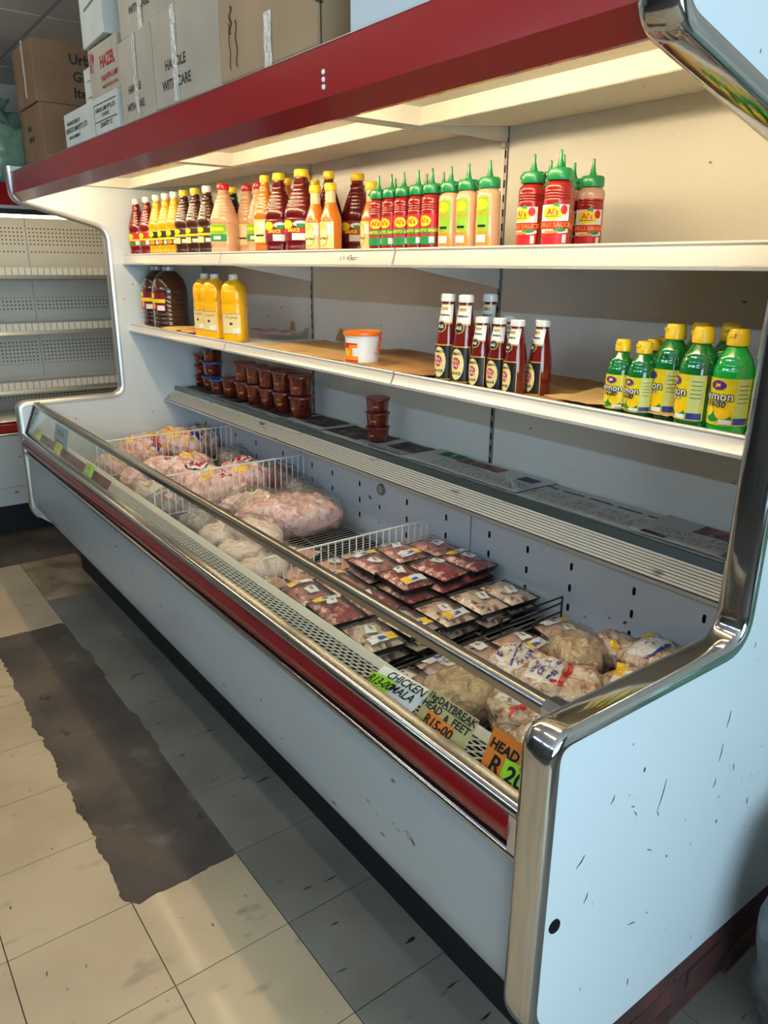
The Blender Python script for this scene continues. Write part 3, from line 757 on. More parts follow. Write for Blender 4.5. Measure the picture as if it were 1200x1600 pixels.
def squeeze(label, loc, kind, r=0.0285, rz=0.0, fill=1.0):
    t = thing('squeeze_bottle', label, 'bottle', loc, rz, {'tomato': 'tomato squeeze bottles', 'mayo': 'peach squeeze bottles', 'chilli': 'chilli squeeze bottles'}[kind])
    body = PEACH if kind == 'mayo' else SQRED
    prof = [(r*.85, 0), (r*.98, .004), (r, .012), (r, .138), (r*.95, .147), (r*.70, .154), (r*.62, .158)]
    if kind != 'mayo': prof = ribbed(prof, .112, .136, 4, r*.03)
    MB().lathe(prof, 24).build('body', body, t, smooth=True, ang=50, local=True)
    if kind == 'chilli' and fill < 1:
        MB().lathe([(r*1.003, .128), (r*1.003, .139), (r*.955, .1475), (r*.71, .1545)], 24).build('empty_shoulder', M('shoulder_plastic', (206, 160, 140), .2, coat=.5), t, smooth=True, local=True)
    c = cap_mesh(t, 'cap', [(r*.86, .156), (r*.90, .158), (r*.90, .176), (r*.80, .181), (r*.30, .184), (r*.22, .190), (r*.13, .205), (r*.11, .219), (r*.05, .221)], CAPG, 12)
    MB().tube([(r*.85*math.cos(a), r*.85*math.sin(a), .164) for a in (2.6, 2.9)] + [(-r*1.12, r*.25, .168), (-r*1.18, .0, .170), (-r*.9, -r*.3, .174)], .0022, 6).build('tether', CAPG, c, smooth=True, local=True)
    W = r*2.3
    if kind == 'tomato':
        it = [('label', rect_shape(W, .078, 10, 3), .066, L_PNK if False else L_RED, 0, 0), ('band', rect_shape(W, .022, 10, 1), .036, L_GRN, 0, 1), ('strip', rect_shape(W, .015, 10, 1), .0615, L_GRN, 0, 1),
              ('lettering', text_shape('TOMATO SAUCE', .0112, .0004, .008), .0615, L_YEL, .1, 2), ('badge', disc_shape(r*1.35, .028), .086, L_YEL, 0, 1), ('brand_lettering', text_shape("Al's", .017, .0004, .006), .086, L_RED, 0, 2),
              ('barcode', rect_shape(r*.5, .016, 3, 1), .037, L_WHT, .75, 2)]
    elif kind == 'mayo':
        it = [('label', rect_shape(r*1.15, .098, 8, 4), .085, L_LIME, -.1, 0), ('picture', rect_shape(r*1.1, .032, 6, 1), .038, L_ORG, -.1, 1), ('picture', disc_shape(r*.5, .034), .030, L_ORG, .35, 1), ('badge', disc_shape(r*.95, .026), .117, L_YEL, -.15, 1),
              ('barcode', rect_shape(r*.85, .018, 4, 1), .036, L_WHT, -.2, 2), ('lettering', text_shape('MAYO', .012, .0004, .006), .096, L_ORG, -.1, 2), ('strip', rect_shape(r*.7, .006, 4, 1), .066, L_BLK, -.15, 2)]
    else:
        it = [('label', rect_shape(W, .088, 10, 4), .060, L_RED, 0, 0), ('ground', rect_shape(W, .040, 10, 2), .083, L_WHT, 0, 1), ('swoosh', rect_shape(W*.96, .010, 10, 1, .002), .047, L_WHT, .05, 1), ('chilli', disc_shape(r*.9, .009), .049, L_GRN, .5, 2),
              ('strip', rect_shape(W, .017, 10, 1), .0595, L_RED, 0, 2), ('lettering', text_shape('CHILLI SAUCE', .0135, .0004, .008), .0595, L_ORG, 0, 3), ('badge', disc_shape(r*1.5, .030), .085, L_YEL, -.05, 2),
              ('brand_lettering', text_shape("Al's", .018, .0003, .006), .087, L_RED, -.05, 3), ('pepper', disc_shape(r*.5, .020), .092, L_RED, .72, 2), ('pepper', disc_shape(r*.45, .014), .100, L_GRN, .15, 1),
              ('underline', rect_shape(r*1.0, .002, 6, 1), .078, L_GRN, -.1, 3), ('barcode', rect_shape(r*.3, .018, 2, 1), .030, L_WHT, .85, 2), ('flash', rect_shape(r*.9, .005, 5, 1), .045, L_ORG, -.1, 3)]
    deco(t, r, it)
    MB().lathe([(r*1.004, .006), (r*1.02, .010), (r*1.004, .014)], 24).build('base_ring', body, t, smooth=True, local=True)
    return t
for x, y, w in [(-1.335, .690, 'leftmost in the front row'), (-1.272, .690, 'second from left in the front row'), (-1.213, .690, 'middle of the front row'), (-1.148, .690, 'second from right in the front row'), (-1.088, .690, 'beside the peach bottles, front row'),
                (-1.352, .765, 'behind the second from left'), (-1.203, .765, 'behind the second from right'), (-1.128, .765, 'behind the one next to the peach bottles')]:
    squeeze('red tomato squeeze bottle with green nozzle, ' + w, (x, y, SH1), 'tomato', rz=.35 + random.uniform(-.25, .25))
for x, w in [(-1.022, 'next to the red tomato bottles'), (-.953, 'middle of the three'), (-.874, 'right one by the upright')]:
    squeeze('peach squeeze bottle with green nozzle and lime label, ' + w, (x, .700, SH1), 'mayo', r=.031, rz=.40)
for x, y, f, w, rz in [(-.726, .700, 1, 'left one of the group', -.35), (-.636, .690, 1, 'the one standing foremost', .05), (-.775, .812, 1, 'behind the left one', 0), (-.690, .762, 1, 'tucked behind the front one', 0),
                   (-.765, .890, .8, 'at the back, half hidden', .1), (-.690, .872, .8, 'right one, partly used up', .15)]:
    squeeze('red chilli bottle with green nozzle, ' + w, (x, y, SH1), 'chilli', r=.0325, rz=rz+.42, fill=f)

# ---- second shelf
JUG = M('jug_brown', (58, 32, 20), .16, coat=.6)
def jug(label, loc, rz):
    t = thing('sauce_jug', label, 'jug', loc, rz, 'five litre sauce jugs'); r = .086
    prof = [(r*.85, 0), (r*.97, .008), (r, .02), (r, .17), (r*.97, .20), (r*.82, .245), (r*.5, .276), (r*.30, .284), (r*.29, .292)]
    MB().lathe(ribbed(prof, .022, .168, 7, r*.03), 28, sq=2.4).build('body', JUG, t, smooth=True, ang=50, local=True)
    cap_mesh(t, 'cap', [(r*.32, .284), (r*.34, .286), (r*.34, .302), (r*.30, .305)], M('cap_clear', (196, 200, 204), .2, coat=.4))
    deco(t, r, [('label', rect_shape(r*1.25, .088, 8, 3), .138, L_MAR, .3, 0), ('strip', rect_shape(r*1.25, .018, 8, 1), .140, L_YEL, .3, 1), ('badge', disc_shape(r*.4, .028), .166, L_YEL, -.05, 2),
                ('picture', disc_shape(r*.5, .034), .115, L_ORG, .0, 1), ('barcode', rect_shape(r*.5, .024, 3, 1), .106, L_WHT, .62, 1)], sq=2.4)
jug('five litre brown sauce jug beside the far end panel', (-3.412, .770, SH2), .0)
jug('five litre brown sauce jug, the fully visible one near the end panel', (-3.228, .760, SH2), .0)
def squash(label, loc, rz):
    t = thing('juice_bottle', label, 'bottle', loc, rz, 'yellow juice bottles'); r = .050
    prof = [(r*.86, 0), (r*.98, .006), (r, .014), (r, .09), (r*.965, .097), (r, .104), (r, .150), (r*.96, .157), (r, .164), (r, .205), (r*.92, .228), (r*.6, .248), (r*.36, .255), (r*.34, .260)]
    MB().lathe(prof, 28, sq=3.2).build('body', YEL, t, smooth=True, ang=45, local=True)
    cap_mesh(t, 'cap', [(r*.36, .256), (r*.38, .258), (r*.38, .274), (r*.32, .277)], CAPW)
    deco(t, r, [('label', rect_shape(r*1.5, .088, 8, 3), .078, L_CRM, 0, 0), ('frame', rect_shape(r*1.5, .003, 8, 1), .119, M('print_ochre', (190, 140, 30), .4), 0, 1), ('frame', rect_shape(r*1.5, .003, 8, 1), .037, M('print_ochre', (190, 140, 30), .4), 0, 1),
                ('lettering', text_shape('Tropical', .015, .0003, .008, .3), .104, M('print_ochre', (190, 140, 30), .4), 0, 1), ('barcode', rect_shape(r*.55, .022, 3, 1), .050, L_WHT, .4, 1), ('picture', disc_shape(r*.3, .012), .078, L_BLU, 0, 1)], sq=3.2)
squash('yellow juice bottle with white cap, left of the three', (-2.715, .728, SH2), .2)
squash('yellow juice bottle with white cap, middle one half covered', (-2.598, .722, SH2), .4)
squash('yellow juice bottle with white cap, right one in full view', (-2.412, .722, SH2), .75)

bk = thing('bucket', 'small white plastic bucket with orange lid and red handle', 'bucket', (-1.452, .712, SH2), .55)
MB().lathe([(.050, 0), (.053, .003), (.058, .094), (.0605, .096), (.0605, .101)], 28).build('body', M('bucket_white', (240, 240, 236), .3, coat=.3), bk, smooth=True, local=True)
MB().lathe([(.0615, .099), (.0635, .101), (.0635, .110), (.060, .112), (.056, .108), (.02, .108)], 28).build('lid', M('lid_orange', (240, 120, 24), .35), bk, smooth=True, local=True)
hd = MB().tube([(.0625, 0, .098), (.068, -.012, .086), (.069, -.022, .066), (.066, -.03, .05), (.062, -.036, .043)], .0032, 8).build('handle', CAPR, bk, smooth=True, local=True)
MB().lathe([(.004, 0), (.004, .004), (.001, .004)], 8).build('handle_pin', CAPR, hd, local=True)
deco(bk, lambda z: .053 + .005*z/.094, [('label', rect_shape(.075, .056, 10, 3), .046, L_ORG, -.55, 0), ('frame', rect_shape(.075, .005, 10, 1), .074, L_RED, -.55, 1), ('frame', rect_shape(.075, .006, 10, 1), .019, L_RED, -.55, 1),
     ('picture', disc_shape(.036, .024), .045, L_YEL, -.75, 1), ('barcode', rect_shape(.020, .026, 3, 1), .048, L_WHT, -.02, 1), ('title', rect_shape(.035, .010, 4, 1), .066, L_RED, -.8, 1)])

def ketchup(label, loc, big, rz=0.0):
    t = thing('ketchup_bottle', label, 'bottle', loc, rz, 'large ketchup bottles' if big else 'small ketchup bottles')
    k = 0.244 if big else 0.190; r = .0325 if big else .0290
    prof = [(r*.9, 0), (r, .02*k), (r, .42*k), (r*.97, .48*k), (r*.76, .68*k), (r*.58, .84*k), (r*.54, .90*k), (r*.54, .93*k)]
    MB().lathe(prof, 24).build('glass_body', KETCH, t, smooth=True, local=True)
    f = prof_r(prof)
    cap_mesh(t, 'cap', [(r*.60, .915*k), (r*.64, .922*k), (r*.64, .985*k), (r*.56, k), (r*.2, k)], CAPW, 24)
    h = .40*k if big else .44*k; z = .25*k; W = r*1.9
    deco(t, r, [('label', rect_shape(W, h, 8, 3), z, L_GLD, 0, 0), ('ground', rect_shape(W*.92, h*.93, 8, 3), z, L_BLK, 0, 1), ('oval', disc_shape(W*.70, h*.86), z, L_CRM, -.22, 2), ('emblem', disc_shape(W*.42, h*.32), z+h*.03, L_RED, -.26, 3),
                ('lettering', text_shape('ALL\nGOLD', h*.12, .0003, .008), z+h*.03, L_WHT, -.26, 4), ('lettering', text_shape('TOMATO', h*.10, .0003, .008), z+h*.29, L_BLK, -.24, 3), ('lettering', text_shape('SAUCE', h*.10, .0003, .008), z-h*.25, L_BLK, -.24, 3)])
    nk = deco(t, f, [('neck_label', rect_shape(r*1.5, .20*k, 8, 4), .79*k, L_WHT, 0, 1), ('neck_rim', rect_shape(r*1.5, .012*k, 8, 1), .68*k, L_GLD, 0, 2), ('neck_rim', rect_shape(r*1.3, .010*k, 8, 1), .885*k, L_GLD, 0, 2),
                     ('lettering', text_shape('ORIGINAL', .028*k, .0003, .006), .77*k, L_BLK, 0, 2), ('crest', rect_shape(r*.6, .035*k, 3, 1), .84*k, L_GLD, 0, 2)])
    deco(t, f, [('badge', disc_shape(r*.95, .13*k), .645*k, L_GLD, -.22, 3), ('badge_ground', disc_shape(r*.78, .105*k), .645*k, L_BLK, -.22, 4), ('lettering', text_shape('AG', .05*k, .0004, .006), .645*k, L_WHT, -.22, 5)])
for x, y, b, rz, w in [(-1.002, .688, 1, .1, 'tall ketchup bottle with white cap, leftmost of the group'), (-.930, .688, 1, .15, 'tall ketchup bottle with white cap, second from the left'), (-.938, .785, 1, .2, 'tall ketchup bottle with white cap standing behind the small ones'),
                    (-.864, .688, 0, 0, 'small ketchup bottle with white cap beside the tall ones'), (-.806, .696, 0, .1, 'small ketchup bottle with white cap, second of the front small ones'), (-.732, .684, 0, -.25, 'small ketchup bottle with white cap nearest the shelf edge'),
                    (-.692, .732, 0, -.35, 'small ketchup bottle with white cap at the right end of the group'), (-.860, .785, 0, .2, 'small ketchup bottle hidden behind the front small bottles'), (-.742, .785, 0, -.2, 'small ketchup bottle at the back right of the group')]:
    ketchup(w, (x, y, SH2), b, rz+.22)

LEM = M('lemon_print', (244, 216, 20), .4, col2=(222, 196, 20), nscale=30.0); L_PALE = M('print_pale_lime', (206, 210, 120), .4)
def lemon(label, loc, big, rz=0.0, price=None, bright=False):
    t = thing('lemon_juice_bottle', label, 'bottle', loc, rz, 'large lemon juice bottles' if big else 'small lemon juice bottles')
    H = .205 if big else .167; r = .0385 if big else .0305; k = H/.205
    prof = [(r*.86, 0), (r*.98, .005), (r, .012), (r, .120*k), (r*.97, .130*k), (r*.80, .150*k), (r*.50, .168*k), (r*.40, .172*k), (r*.40, .176*k)]
    MB().lathe(ribbed(prof, .122*k, .160*k, 3, r*.02), 24).build('body', M('lemon_green_full', (20, 156, 60), .1, coat=.8) if bright else GREEN, t, smooth=True, ang=50, local=True)
    c = cap_mesh(t, 'cap', [(r*.50, .172*k), (r*.56, .174*k), (r*.56, .190*k), (r*.52, .193*k), (r*.52, .198*k), (r*.44, .204*k), (r*.2, .205*k)], CAPY, 16)
    MB().box(-r*.2, r*.2, -r*.60, -r*.5, .190*k, .196*k).build('thumb_tab', CAPY, c, local=True)
    h = .092*k; z = .066*k; W = r*3.0
    it = [('label', rect_shape(W, h, 14, 4), z, LEM, .25, 0), ('leaf', disc_shape(r*.7, h*.22), z-h*.33, L_GRN, -.12, 1), ('leaf', disc_shape(r*.5, h*.16), z-h*.36, L_GRN, .62, 1), ('lemon', disc_shape(r*.85, h*.34), z-h*.20, M('lemon_fruit', (250, 200, 10), .4), .38, 2),
          ('lemon', disc_shape(r*.6, h*.26), z-h*.20, M('lemon_cut', (250, 224, 60), .4), -.42, 2), ('ground', rect_shape(r*.75, h*.98, 4, 3), z, L_PALE, 1.30, 1), ('block', rect_shape(r*.75, h*.14, 4, 1), z-h*.40, L_BLU, 1.30, 2),
          ('badge', disc_shape(r*.85, h*.20), z+h*.35, L_PUR, .0, 2), ('badge_lettering', text_shape('JM', h*.11, .0003, .006), z+h*.35, L_YEL, .0, 3), ('lettering_shadow', text_shape('lemon', h*.255, .0016, .006), z+h*.12, L_BLK, .05, 2), ('lettering', text_shape('lemon', h*.255, .0002, .006), z+h*.12, L_WHT, .05, 4),
          ('lettering_shadow', text_shape('juice', h*.12, .0010, .006), z+h*-.015, L_BLK, .22, 2), ('lettering', text_shape('juice', h*.12, .0001, .006), z+h*-.015, L_WHT, .22, 4), ('size_tag', rect_shape(r*.6, h*.10, 3, 1), z-h*.42, L_WHT, .55, 3)]
    for q in range(5): it.append(('small_print', rect_shape(r*.55, h*.012, 3, 1), z+h*(.36-.09*q), L_BLK, 1.30, 2))
    if price: it.append(('price_lettering', text_shape(price, h*.17, .0003, .006, .2), z-h*.06 if price != '19' else .138*k, ink, .0 if price != '19' else .7, 5))
    deco(t, r, it)
for x, y, b, rz, p, br, w in [(-.417, .690, 0, 0, '14-00', 0, 'small green lemon juice bottle with yellow cap, left end'), (-.362, .690, 0, -.3, '14-00', 0, 'small green lemon juice bottle beside the first large one'), (-.385, .756, 0, .1, None, 0, 'small green lemon juice bottle behind the front pair'),
                          (-.400, .815, 0, .2, None, 0, 'small green lemon juice bottle at the back wall'), (-.314, .724, 1, -.6, '19', 0, 'large green lemon juice bottle with 19 written on its shoulder'), (-.233, .696, 1, -.75, None, 0, 'large green lemon juice bottle, second large one, label turned away'),
                          (-.306, .806, 1, .3, None, 0, 'large lemon juice bottle behind the first large one'), (-.262, .850, 1, .2, None, 0, 'large lemon juice bottle deep behind the second large one'), (-.163, .704, 1, -.15, '19-50', 1, 'large bright green lemon juice bottle marked 19-50 in full view'),
                          (-.226, .785, 1, .3, None, 0, 'large lemon juice bottle behind the one marked 19-50'), (-.100, .748, 1, .0, '19-50', 1, 'large bright green lemon juice bottle half hidden by the chrome upright')]:
    lemon(w, (x, y, SH2), b, rz, p, br)

# ---- tubs of relish on the lowest shelf
RELISH = M('tub_relish', (112, 40, 22), .18, coat=.6, col2=(74, 22, 14), nscale=70.0, col3=(146, 66, 30), n3=50.0)
TUBR = M('lid_dark_red', (124, 30, 24), .3, coat=.3); TUBB = M('lid_blue', (40, 92, 168), .3, coat=.3); STK = M('tub_sticker', (214, 96, 26), .5)
_tub = {}
def tub(label, x, y, z, r, h, lid, rz, group):
    key = (r, h, lid.name)
    if key not in _tub:
        t = thing('food_tub', label, 'tub', (x, y, z), rz, group)
        MB().lathe([(r*.80, 0), (r*.84, .003), (r*.93, h*.86), (r*.95, h*.88)], 24).build('tub_body', RELISH, t, smooth=True, local=True)
        MB().lathe([(r*.95, h*.86), (r, h*.87), (r, h*.97), (r*.96, h), (r*.90, h*.985), (r*.2, h*.985)], 24).build('lid', lid, t, smooth=True, local=True)
        f = lambda zz: r*.84 + r*.09*zz/(h*.86)
        flat_obj('sticker', on_cyl(rect_shape(r*.42, h*.13, 3, 1), f, h*.42, -math.pi/2+.35), STK, t)
        _tub[key] = t
    else:
        t = copy_tree(_tub[key]); t.location = (x, y, z); t.rotation_euler = (0, 0, rz); tag(t, label, 'tub', group)
    return t
GT_ = 'relish tubs on the lowest shelf'
cols = [(-2.275, 'nearest'), (-2.425, 'second'), (-2.560, 'third'), (-2.690, 'fourth'), (-2.815, 'fifth')]
for x, w in cols:
    for lv, lw in ((0, 'bottom'), (1, 'top')):
        tub('red lidded relish tub, %s one of the %s double stack from the upright' % (lw, w), x, .955, SH3+.0135+lv*.0925, .056, .092, TUBR, random.uniform(-.3, .5), GT_)
tub('single red lidded relish tub between the double stacks and the blue lids', -2.955, .950, SH3+.0135, .056, .092, TUBR, .3, GT_)
G2 = 'blue lidded relish tubs'
tub('blue lidded relish tub, bottom front one beside the single red tub', -3.085, .940, SH3+.0135, .054, .074, TUBB, .4, G2)
tub('blue lidded relish tub, bottom one under the blue stack', -3.215, .955, SH3+.0135, .054, .074, TUBB, .2, G2)
tub('blue lidded relish tub, middle of the blue stack', -3.205, .958, SH3+.0885, .054, .074, TUBB, .5, G2)
tub('blue lidded relish tub, upper one of the blue stack', -3.200, .960, SH3+.1635, .054, .074, TUBB, .1, G2)
tub('small red tub on top of the blue lidded stack', -3.200, .960, SH3+.2385, .046, .050, TUBR, .1, GT_)
for lv, w in ((0, 'bottom'), (1, 'middle'), (2, 'upper')): tub('small red relish tub, %s of the stack by the far end' % w, -3.375, .975, SH3+.0135+lv*.0575, .048, .057, TUBR, .3*lv, GT_)
for lv, w in ((0, 'bottom'), (1, 'middle'), (2, 'top')): tub('small dark red lidded tub, %s of the lone stack of three on newspaper' % w, -1.690, .950, SH3+.0135+lv*.0555, .0475, .055, TUBR, .2*lv, 'lone stack of tubs')

# ================================================================== SHEETS OF PAPER ON THE SHELVES
def sheet(name, label, cat, x0, x1, y0, y1, z, mat, seed, amp=0.003, rz=0.0, group=None, curl=0.0, nx=26, ny=12, rag=0.0):
    cx, cy = (x0+x1)/2, (y0+y1)/2; w, h = x1-x0, y1-y0
    t = thing(name, label, cat, (cx, cy, z), rz, group)
    rnd = random.Random(seed); top = []
    def zz(x, y):
        v = amp*(1.0 + noise.noise(Vector((x*7+seed*3.1, y*9, seed)))) + amp*.5*(1+noise.noise(Vector((x*25, y*21, seed*1.7))))
        if curl: v += curl*max(0.0, (y/h+.5)-.72)**2*10
        return 0.0008 + max(v, 0.0)
    vs = []
    for j in range(ny+1):
        for i in range(nx+1):
            x = -w/2+w*i/nx; y = -h/2+h*j/ny
            if rag and j in (0, ny): y += rnd.uniform(-rag, rag)
            if rag and i in (0, nx): x += rnd.uniform(-rag, rag)
            vs.append((x, y, zz(x, y)))
    fs = [(j*(nx+1)+i, j*(nx+1)+i+1, (j+1)*(nx+1)+i+1, (j+1)*(nx+1)+i) for j in range(ny) for i in range(nx)]
    N = len(vs)
    vs2 = vs + [(x, y, q-0.0006) for x, y, q in vs]
    fs2 = fs + [tuple(N+i for i in f)[::-1] for f in fs]
    rim = [i for i in range(nx)] 
    ed = [(i, i+1) for i in range(nx)] + [(ny*(nx+1)+i+1, ny*(nx+1)+i) for i in range(nx)] + [((j+1)*(nx+1), j*(nx+1)) for j in range(ny)] + [(j*(nx+1)+nx, (j+1)*(nx+1)+nx) for j in range(ny)]
    fs2 += [(a, N+a, N+b, b) for a, b in ed]
    me = MB().add(vs2, fs2).mesh('page', mat, True, ang=80)
    put('page', me, t)
    bvh = BVHTree.FromPolygons([Vector(v) for v in vs], fs)
    return t, bvh
kraft = M('kraft_paper', (186, 146, 92), .75, col2=(150, 108, 62), nscale=5.0, lo=.38, hi=.66, specks=[((104, 70, 40), 4.0, .62, .72, None)])
kraft2 = M('kraft_paper_light', (204, 172, 112), .75, col2=(184, 148, 92), nscale=4.0, lo=.4, hi=.65, specks=[((120, 82, 40), 3.0, .66, .74, None)])
wrap_y = M('wrapper_yellow', (222, 190, 96), .6, col2=(206, 120, 110), nscale=9.0, lo=.5, hi=.6)
gp_ = 'brown paper lining the second shelf'
sheet('brown_paper', 'light brown paper sheet on the second shelf beside the yellow juice bottles', 'paper', -2.20, -1.66, .655, 1.04, SH2, kraft2, 1, .004, .02, gp_, rag=.004)
sheet('brown_paper', 'dark brown paper sheet on the second shelf under the white bucket', 'paper', -1.70, -1.05, .65, 1.05, SH2+.0050, kraft, 2, .006, -.02, gp_, rag=.004)
sheet('brown_paper', 'brown paper sheet on the second shelf around the ketchup bottles', 'paper', -1.08, -.56, .66, 1.05, SH2+.0005, kraft, 3, .002, .01, gp_, rag=.004)
sheet('brown_paper', 'crumpled brown paper sheet curling up behind the lemon juice', 'paper', -.60, -.28, .655, 1.03, SH2+.0095, kraft2, 4, .008, .04, gp_, curl=.05, rag=.005)
sheet('wrapper', 'crumpled yellow and red wrapper beside the brown jugs', 'wrapper', -3.12, -2.80, .65, .95, SH2+.001, wrap_y, 5, .010, .1, rag=.012)
sheet('carton_scrap', 'torn pink and white carton scrap behind the yellow juice bottles', 'scrap', -2.62, -2.36, .90, 1.02, SH2+.001, M('scrap_pink', (196, 130, 150), .6, col2=(222, 220, 216), nscale=12.0), 6, .018, .1, rag=.01)
# torn brown scraps leaning on the wall behind
for x, w, h, sd, lw in [(-2.52, .030, .060, 1, 'small torn brown card leaning on the wall behind the juice bottles'), (-2.40, .035, .035, 2, 'grey card scrap leaning on the wall behind the juice bottles'), (-1.975+.0, .0, .0, 3, None), (-2.42+.33, .10, .05, 4, 'torn brown card scrap leaning on the wall by the upright')]:
    if not lw: continue
    rnd = random.Random(sd)
    pts = [(-w/2, 0), (w/2, 0), (w/2*rnd.uniform(.7, 1), h*rnd.uniform(.7, 1)), (w*.1, h*.8), (-w/2*rnd.uniform(.4, 1), h)]
    mb = MB().add([(px, -.012*(1-pz/h), pz) for px, pz in pts] + [(px, .002-.012*(1-pz/h), pz) for px, pz in pts], [(0, 1, 2, 3, 4), (9, 8, 7, 6, 5)] + [(k, (k+1) % 5, 5+(k+1) % 5, 5+k) for k in range(5)])
    o = mb.build('card_scrap', kraft if sd != 2 else M('card_grey', (176, 170, 160), .7), None); o.location = (x, 1.064, SH2+.0125)
    tag(o, lw, 'scrap', 'card scraps on the second shelf')

# newspapers: grey sheets with printed columns and pictures
newsp = M('newsprint', (196, 196, 191), .8, col2=(176, 176, 172), nscale=3.0)
n_ink = M('news_text', (140, 140, 138), .8, col2=(190, 190, 186), nscale=160.0, lo=.40, hi=.55, stretch=(1, .4, 1))
n_dark = M('news_photo', (52, 46, 44), .75, col2=(104, 90, 84), nscale=16.0, lo=.42, hi=.6, col3=(24, 22, 22), n3=11.0)
n_photo = M('news_photo_pink', (150, 100, 100), .75, col2=(86, 72, 72), nscale=22.0, lo=.42, hi=.58, col3=(188, 186, 190), n3=18.0)
n_blue = M('news_blue', (52, 66, 110), .75); n_green = M('news_green', (30, 92, 60), .75); n_lgreen = M('news_leaf', (70, 120, 72), .75)
def news(label, x0, x1, seed, blocks, rz=0.0, z=0.0, y0=.872, y1=1.06):
    t, bvh = sheet('newspaper', label, 'newspaper', x0, x1, y0, y1, SH3+z, newsp, seed, .0026, rz, 'newspapers lining the lowest shelf', nx=30, ny=10)
    for k, (cx, cy, w, h, m, nm) in enumerate(blocks):
        flat_obj(nm, on_top(rect_shape(w, h, max(2, int(w/.02)), 3), bvh, (cx, cy), 0, .0007 + .0003*(k % 3)), m, t)
    return t, bvh
TXT = lambda cx, cy, w, h: (cx, cy, w, h, n_ink, 'text_column')
news('newspaper with dark photo pages at the far end, under the tubs', -3.45, -2.66, 11, [(-.2, 0, .32, .17, n_dark, 'photo'), (.2, .0, .34, .17, n_dark, 'photo')], .004)
news('newspaper with black pages under the double stacks of tubs', -2.72, -1.98, 12, [(-.14, 0, .42, .17, n_dark, 'photo'), (.22, .01, .24, .14, n_dark, 'photo')], -.006, .0065)
nA, bA = news('newspaper with dark photo and bold headline beneath the lone tub stack', -2.02, -1.40, 13, [(-.13, .01, .34, .15, n_dark, 'photo'), (.19, .025, .20, .11, n_dark, 'photo'), TXT(.1, -.06, .3, .04)], .005, .0005)
flat_obj('headline', on_top(text_shape('Reasonable costs!', .028, .0006, .02), bA, (.14, -.075), 0, .0016), ink, nA)
nB, bB = news('newspaper with green square and brown photos left of the centre upright', -1.44, -.88, 14, [(-.17, .055, .11, .055, n_green, 'advert'), (-.01, .045, .20, .06, n_photo, 'photo'), TXT(.05, -.04, .4, .07), (.21, .04, .07, .05, n_blue, 'advert')], -.004, .0065)
flat_obj('lettering', on_top(text_shape('S', .04, .0006, .02), bB, (-.165, .055), 0, .0019), paper_white, nB)
cols_ = []
for k in range(5): cols_ += [TXT(-.22+k*.105, -.03, .085, .10), (-.2+k*.1, .055, .08, .010, n_blue, 'heading')]
news('newspaper page of ruled tables with blue headings', -.92, -.44, 15, cols_, .006, .0005)
news('newspaper with pink picture strip and green corner beside the chrome upright', -.48, -.05, 16, [(.05, .05, .30, .07, n_photo, 'photo'), TXT(-.05, -.03, .26, .06), (.10, -.075, .12, .03, n_lgreen, 'advert'), (-.15, -.075, .07, .022, n_dark, 'photo')], -.005, .0065)

# ================================================================== WIRE DIVIDERS
def divider(label, x, y0, y1, z0, z1, mat, n, lean=0.0, group=None, r=.0024):
    t = thing('wire_divider', label, 'divider', (x, (y0+y1)/2, z0), 0, group)
    def P(y, z): return (x + lean*(z-z0), y, z)
    MB().tube([P(y0, z0), P(y0, z1-.012), P(y0+.012, z1), P(y1-.012, z1), P(y1, z1-.012), P(y1, z0)], r*1.5, 8).build('frame', mat, t, smooth=True)
    MB().tube([P(y0, z0+.004), P(y1, z0+.004)], r*1.3, 6).build('bottom_rod', mat, t, smooth=True)
    for k in range(1, n):
        y = y0+(y1-y0)*k/n
        MB().tube([P(y, z0), P(y, z1)], r, 5).build('bar', mat, t, smooth=True)
    return t
GD = 'white wire dividers in the chiller'
divider('white wire divider between the brown trays and the pink chicken packs', -1.400, .272, .965, .585, .735, wire_white, 24, .02, GD)
divider('white wire divider between the circle logo bags and the big clear bag', -2.290, .262, .965, .635, .805, wire_white, 24, .03, GD)
divider('white wire divider at the far end between the yellow bags and circle logo bags', -3.040, .262, .965, .635, .812, wire_white, 24, .03, GD)
bd = thing('wire_divider', 'black wire rack divider standing between the trays and the chicken feet bags', 'divider', (-.740, .62, .585))
for z, ya, yb_ in ((.668, .70, .96), (.648, .275, .96), (.618, .275, .96), (.588, .275, .96)):
    MB().tube([(-.740, ya, z - (.02 if ya < .5 else 0)), (-.740, yb_, z)], .0028, 6).build('rod', wire_black, bd, smooth=True)
for y in (.96, .70, .48, .30): MB().tube([(-.740, y, .584), (-.740, y, .669 if y > .65 else .642)], .0030, 6).build('bar', wire_black, bd, smooth=True)
MB().box(-.765, -.715, .93, .965, .584, .589).build('foot', wire_black, bd)
MB().box(-.765, -.715, .68, .715, .584, .589).build('foot', wire_black, bd)

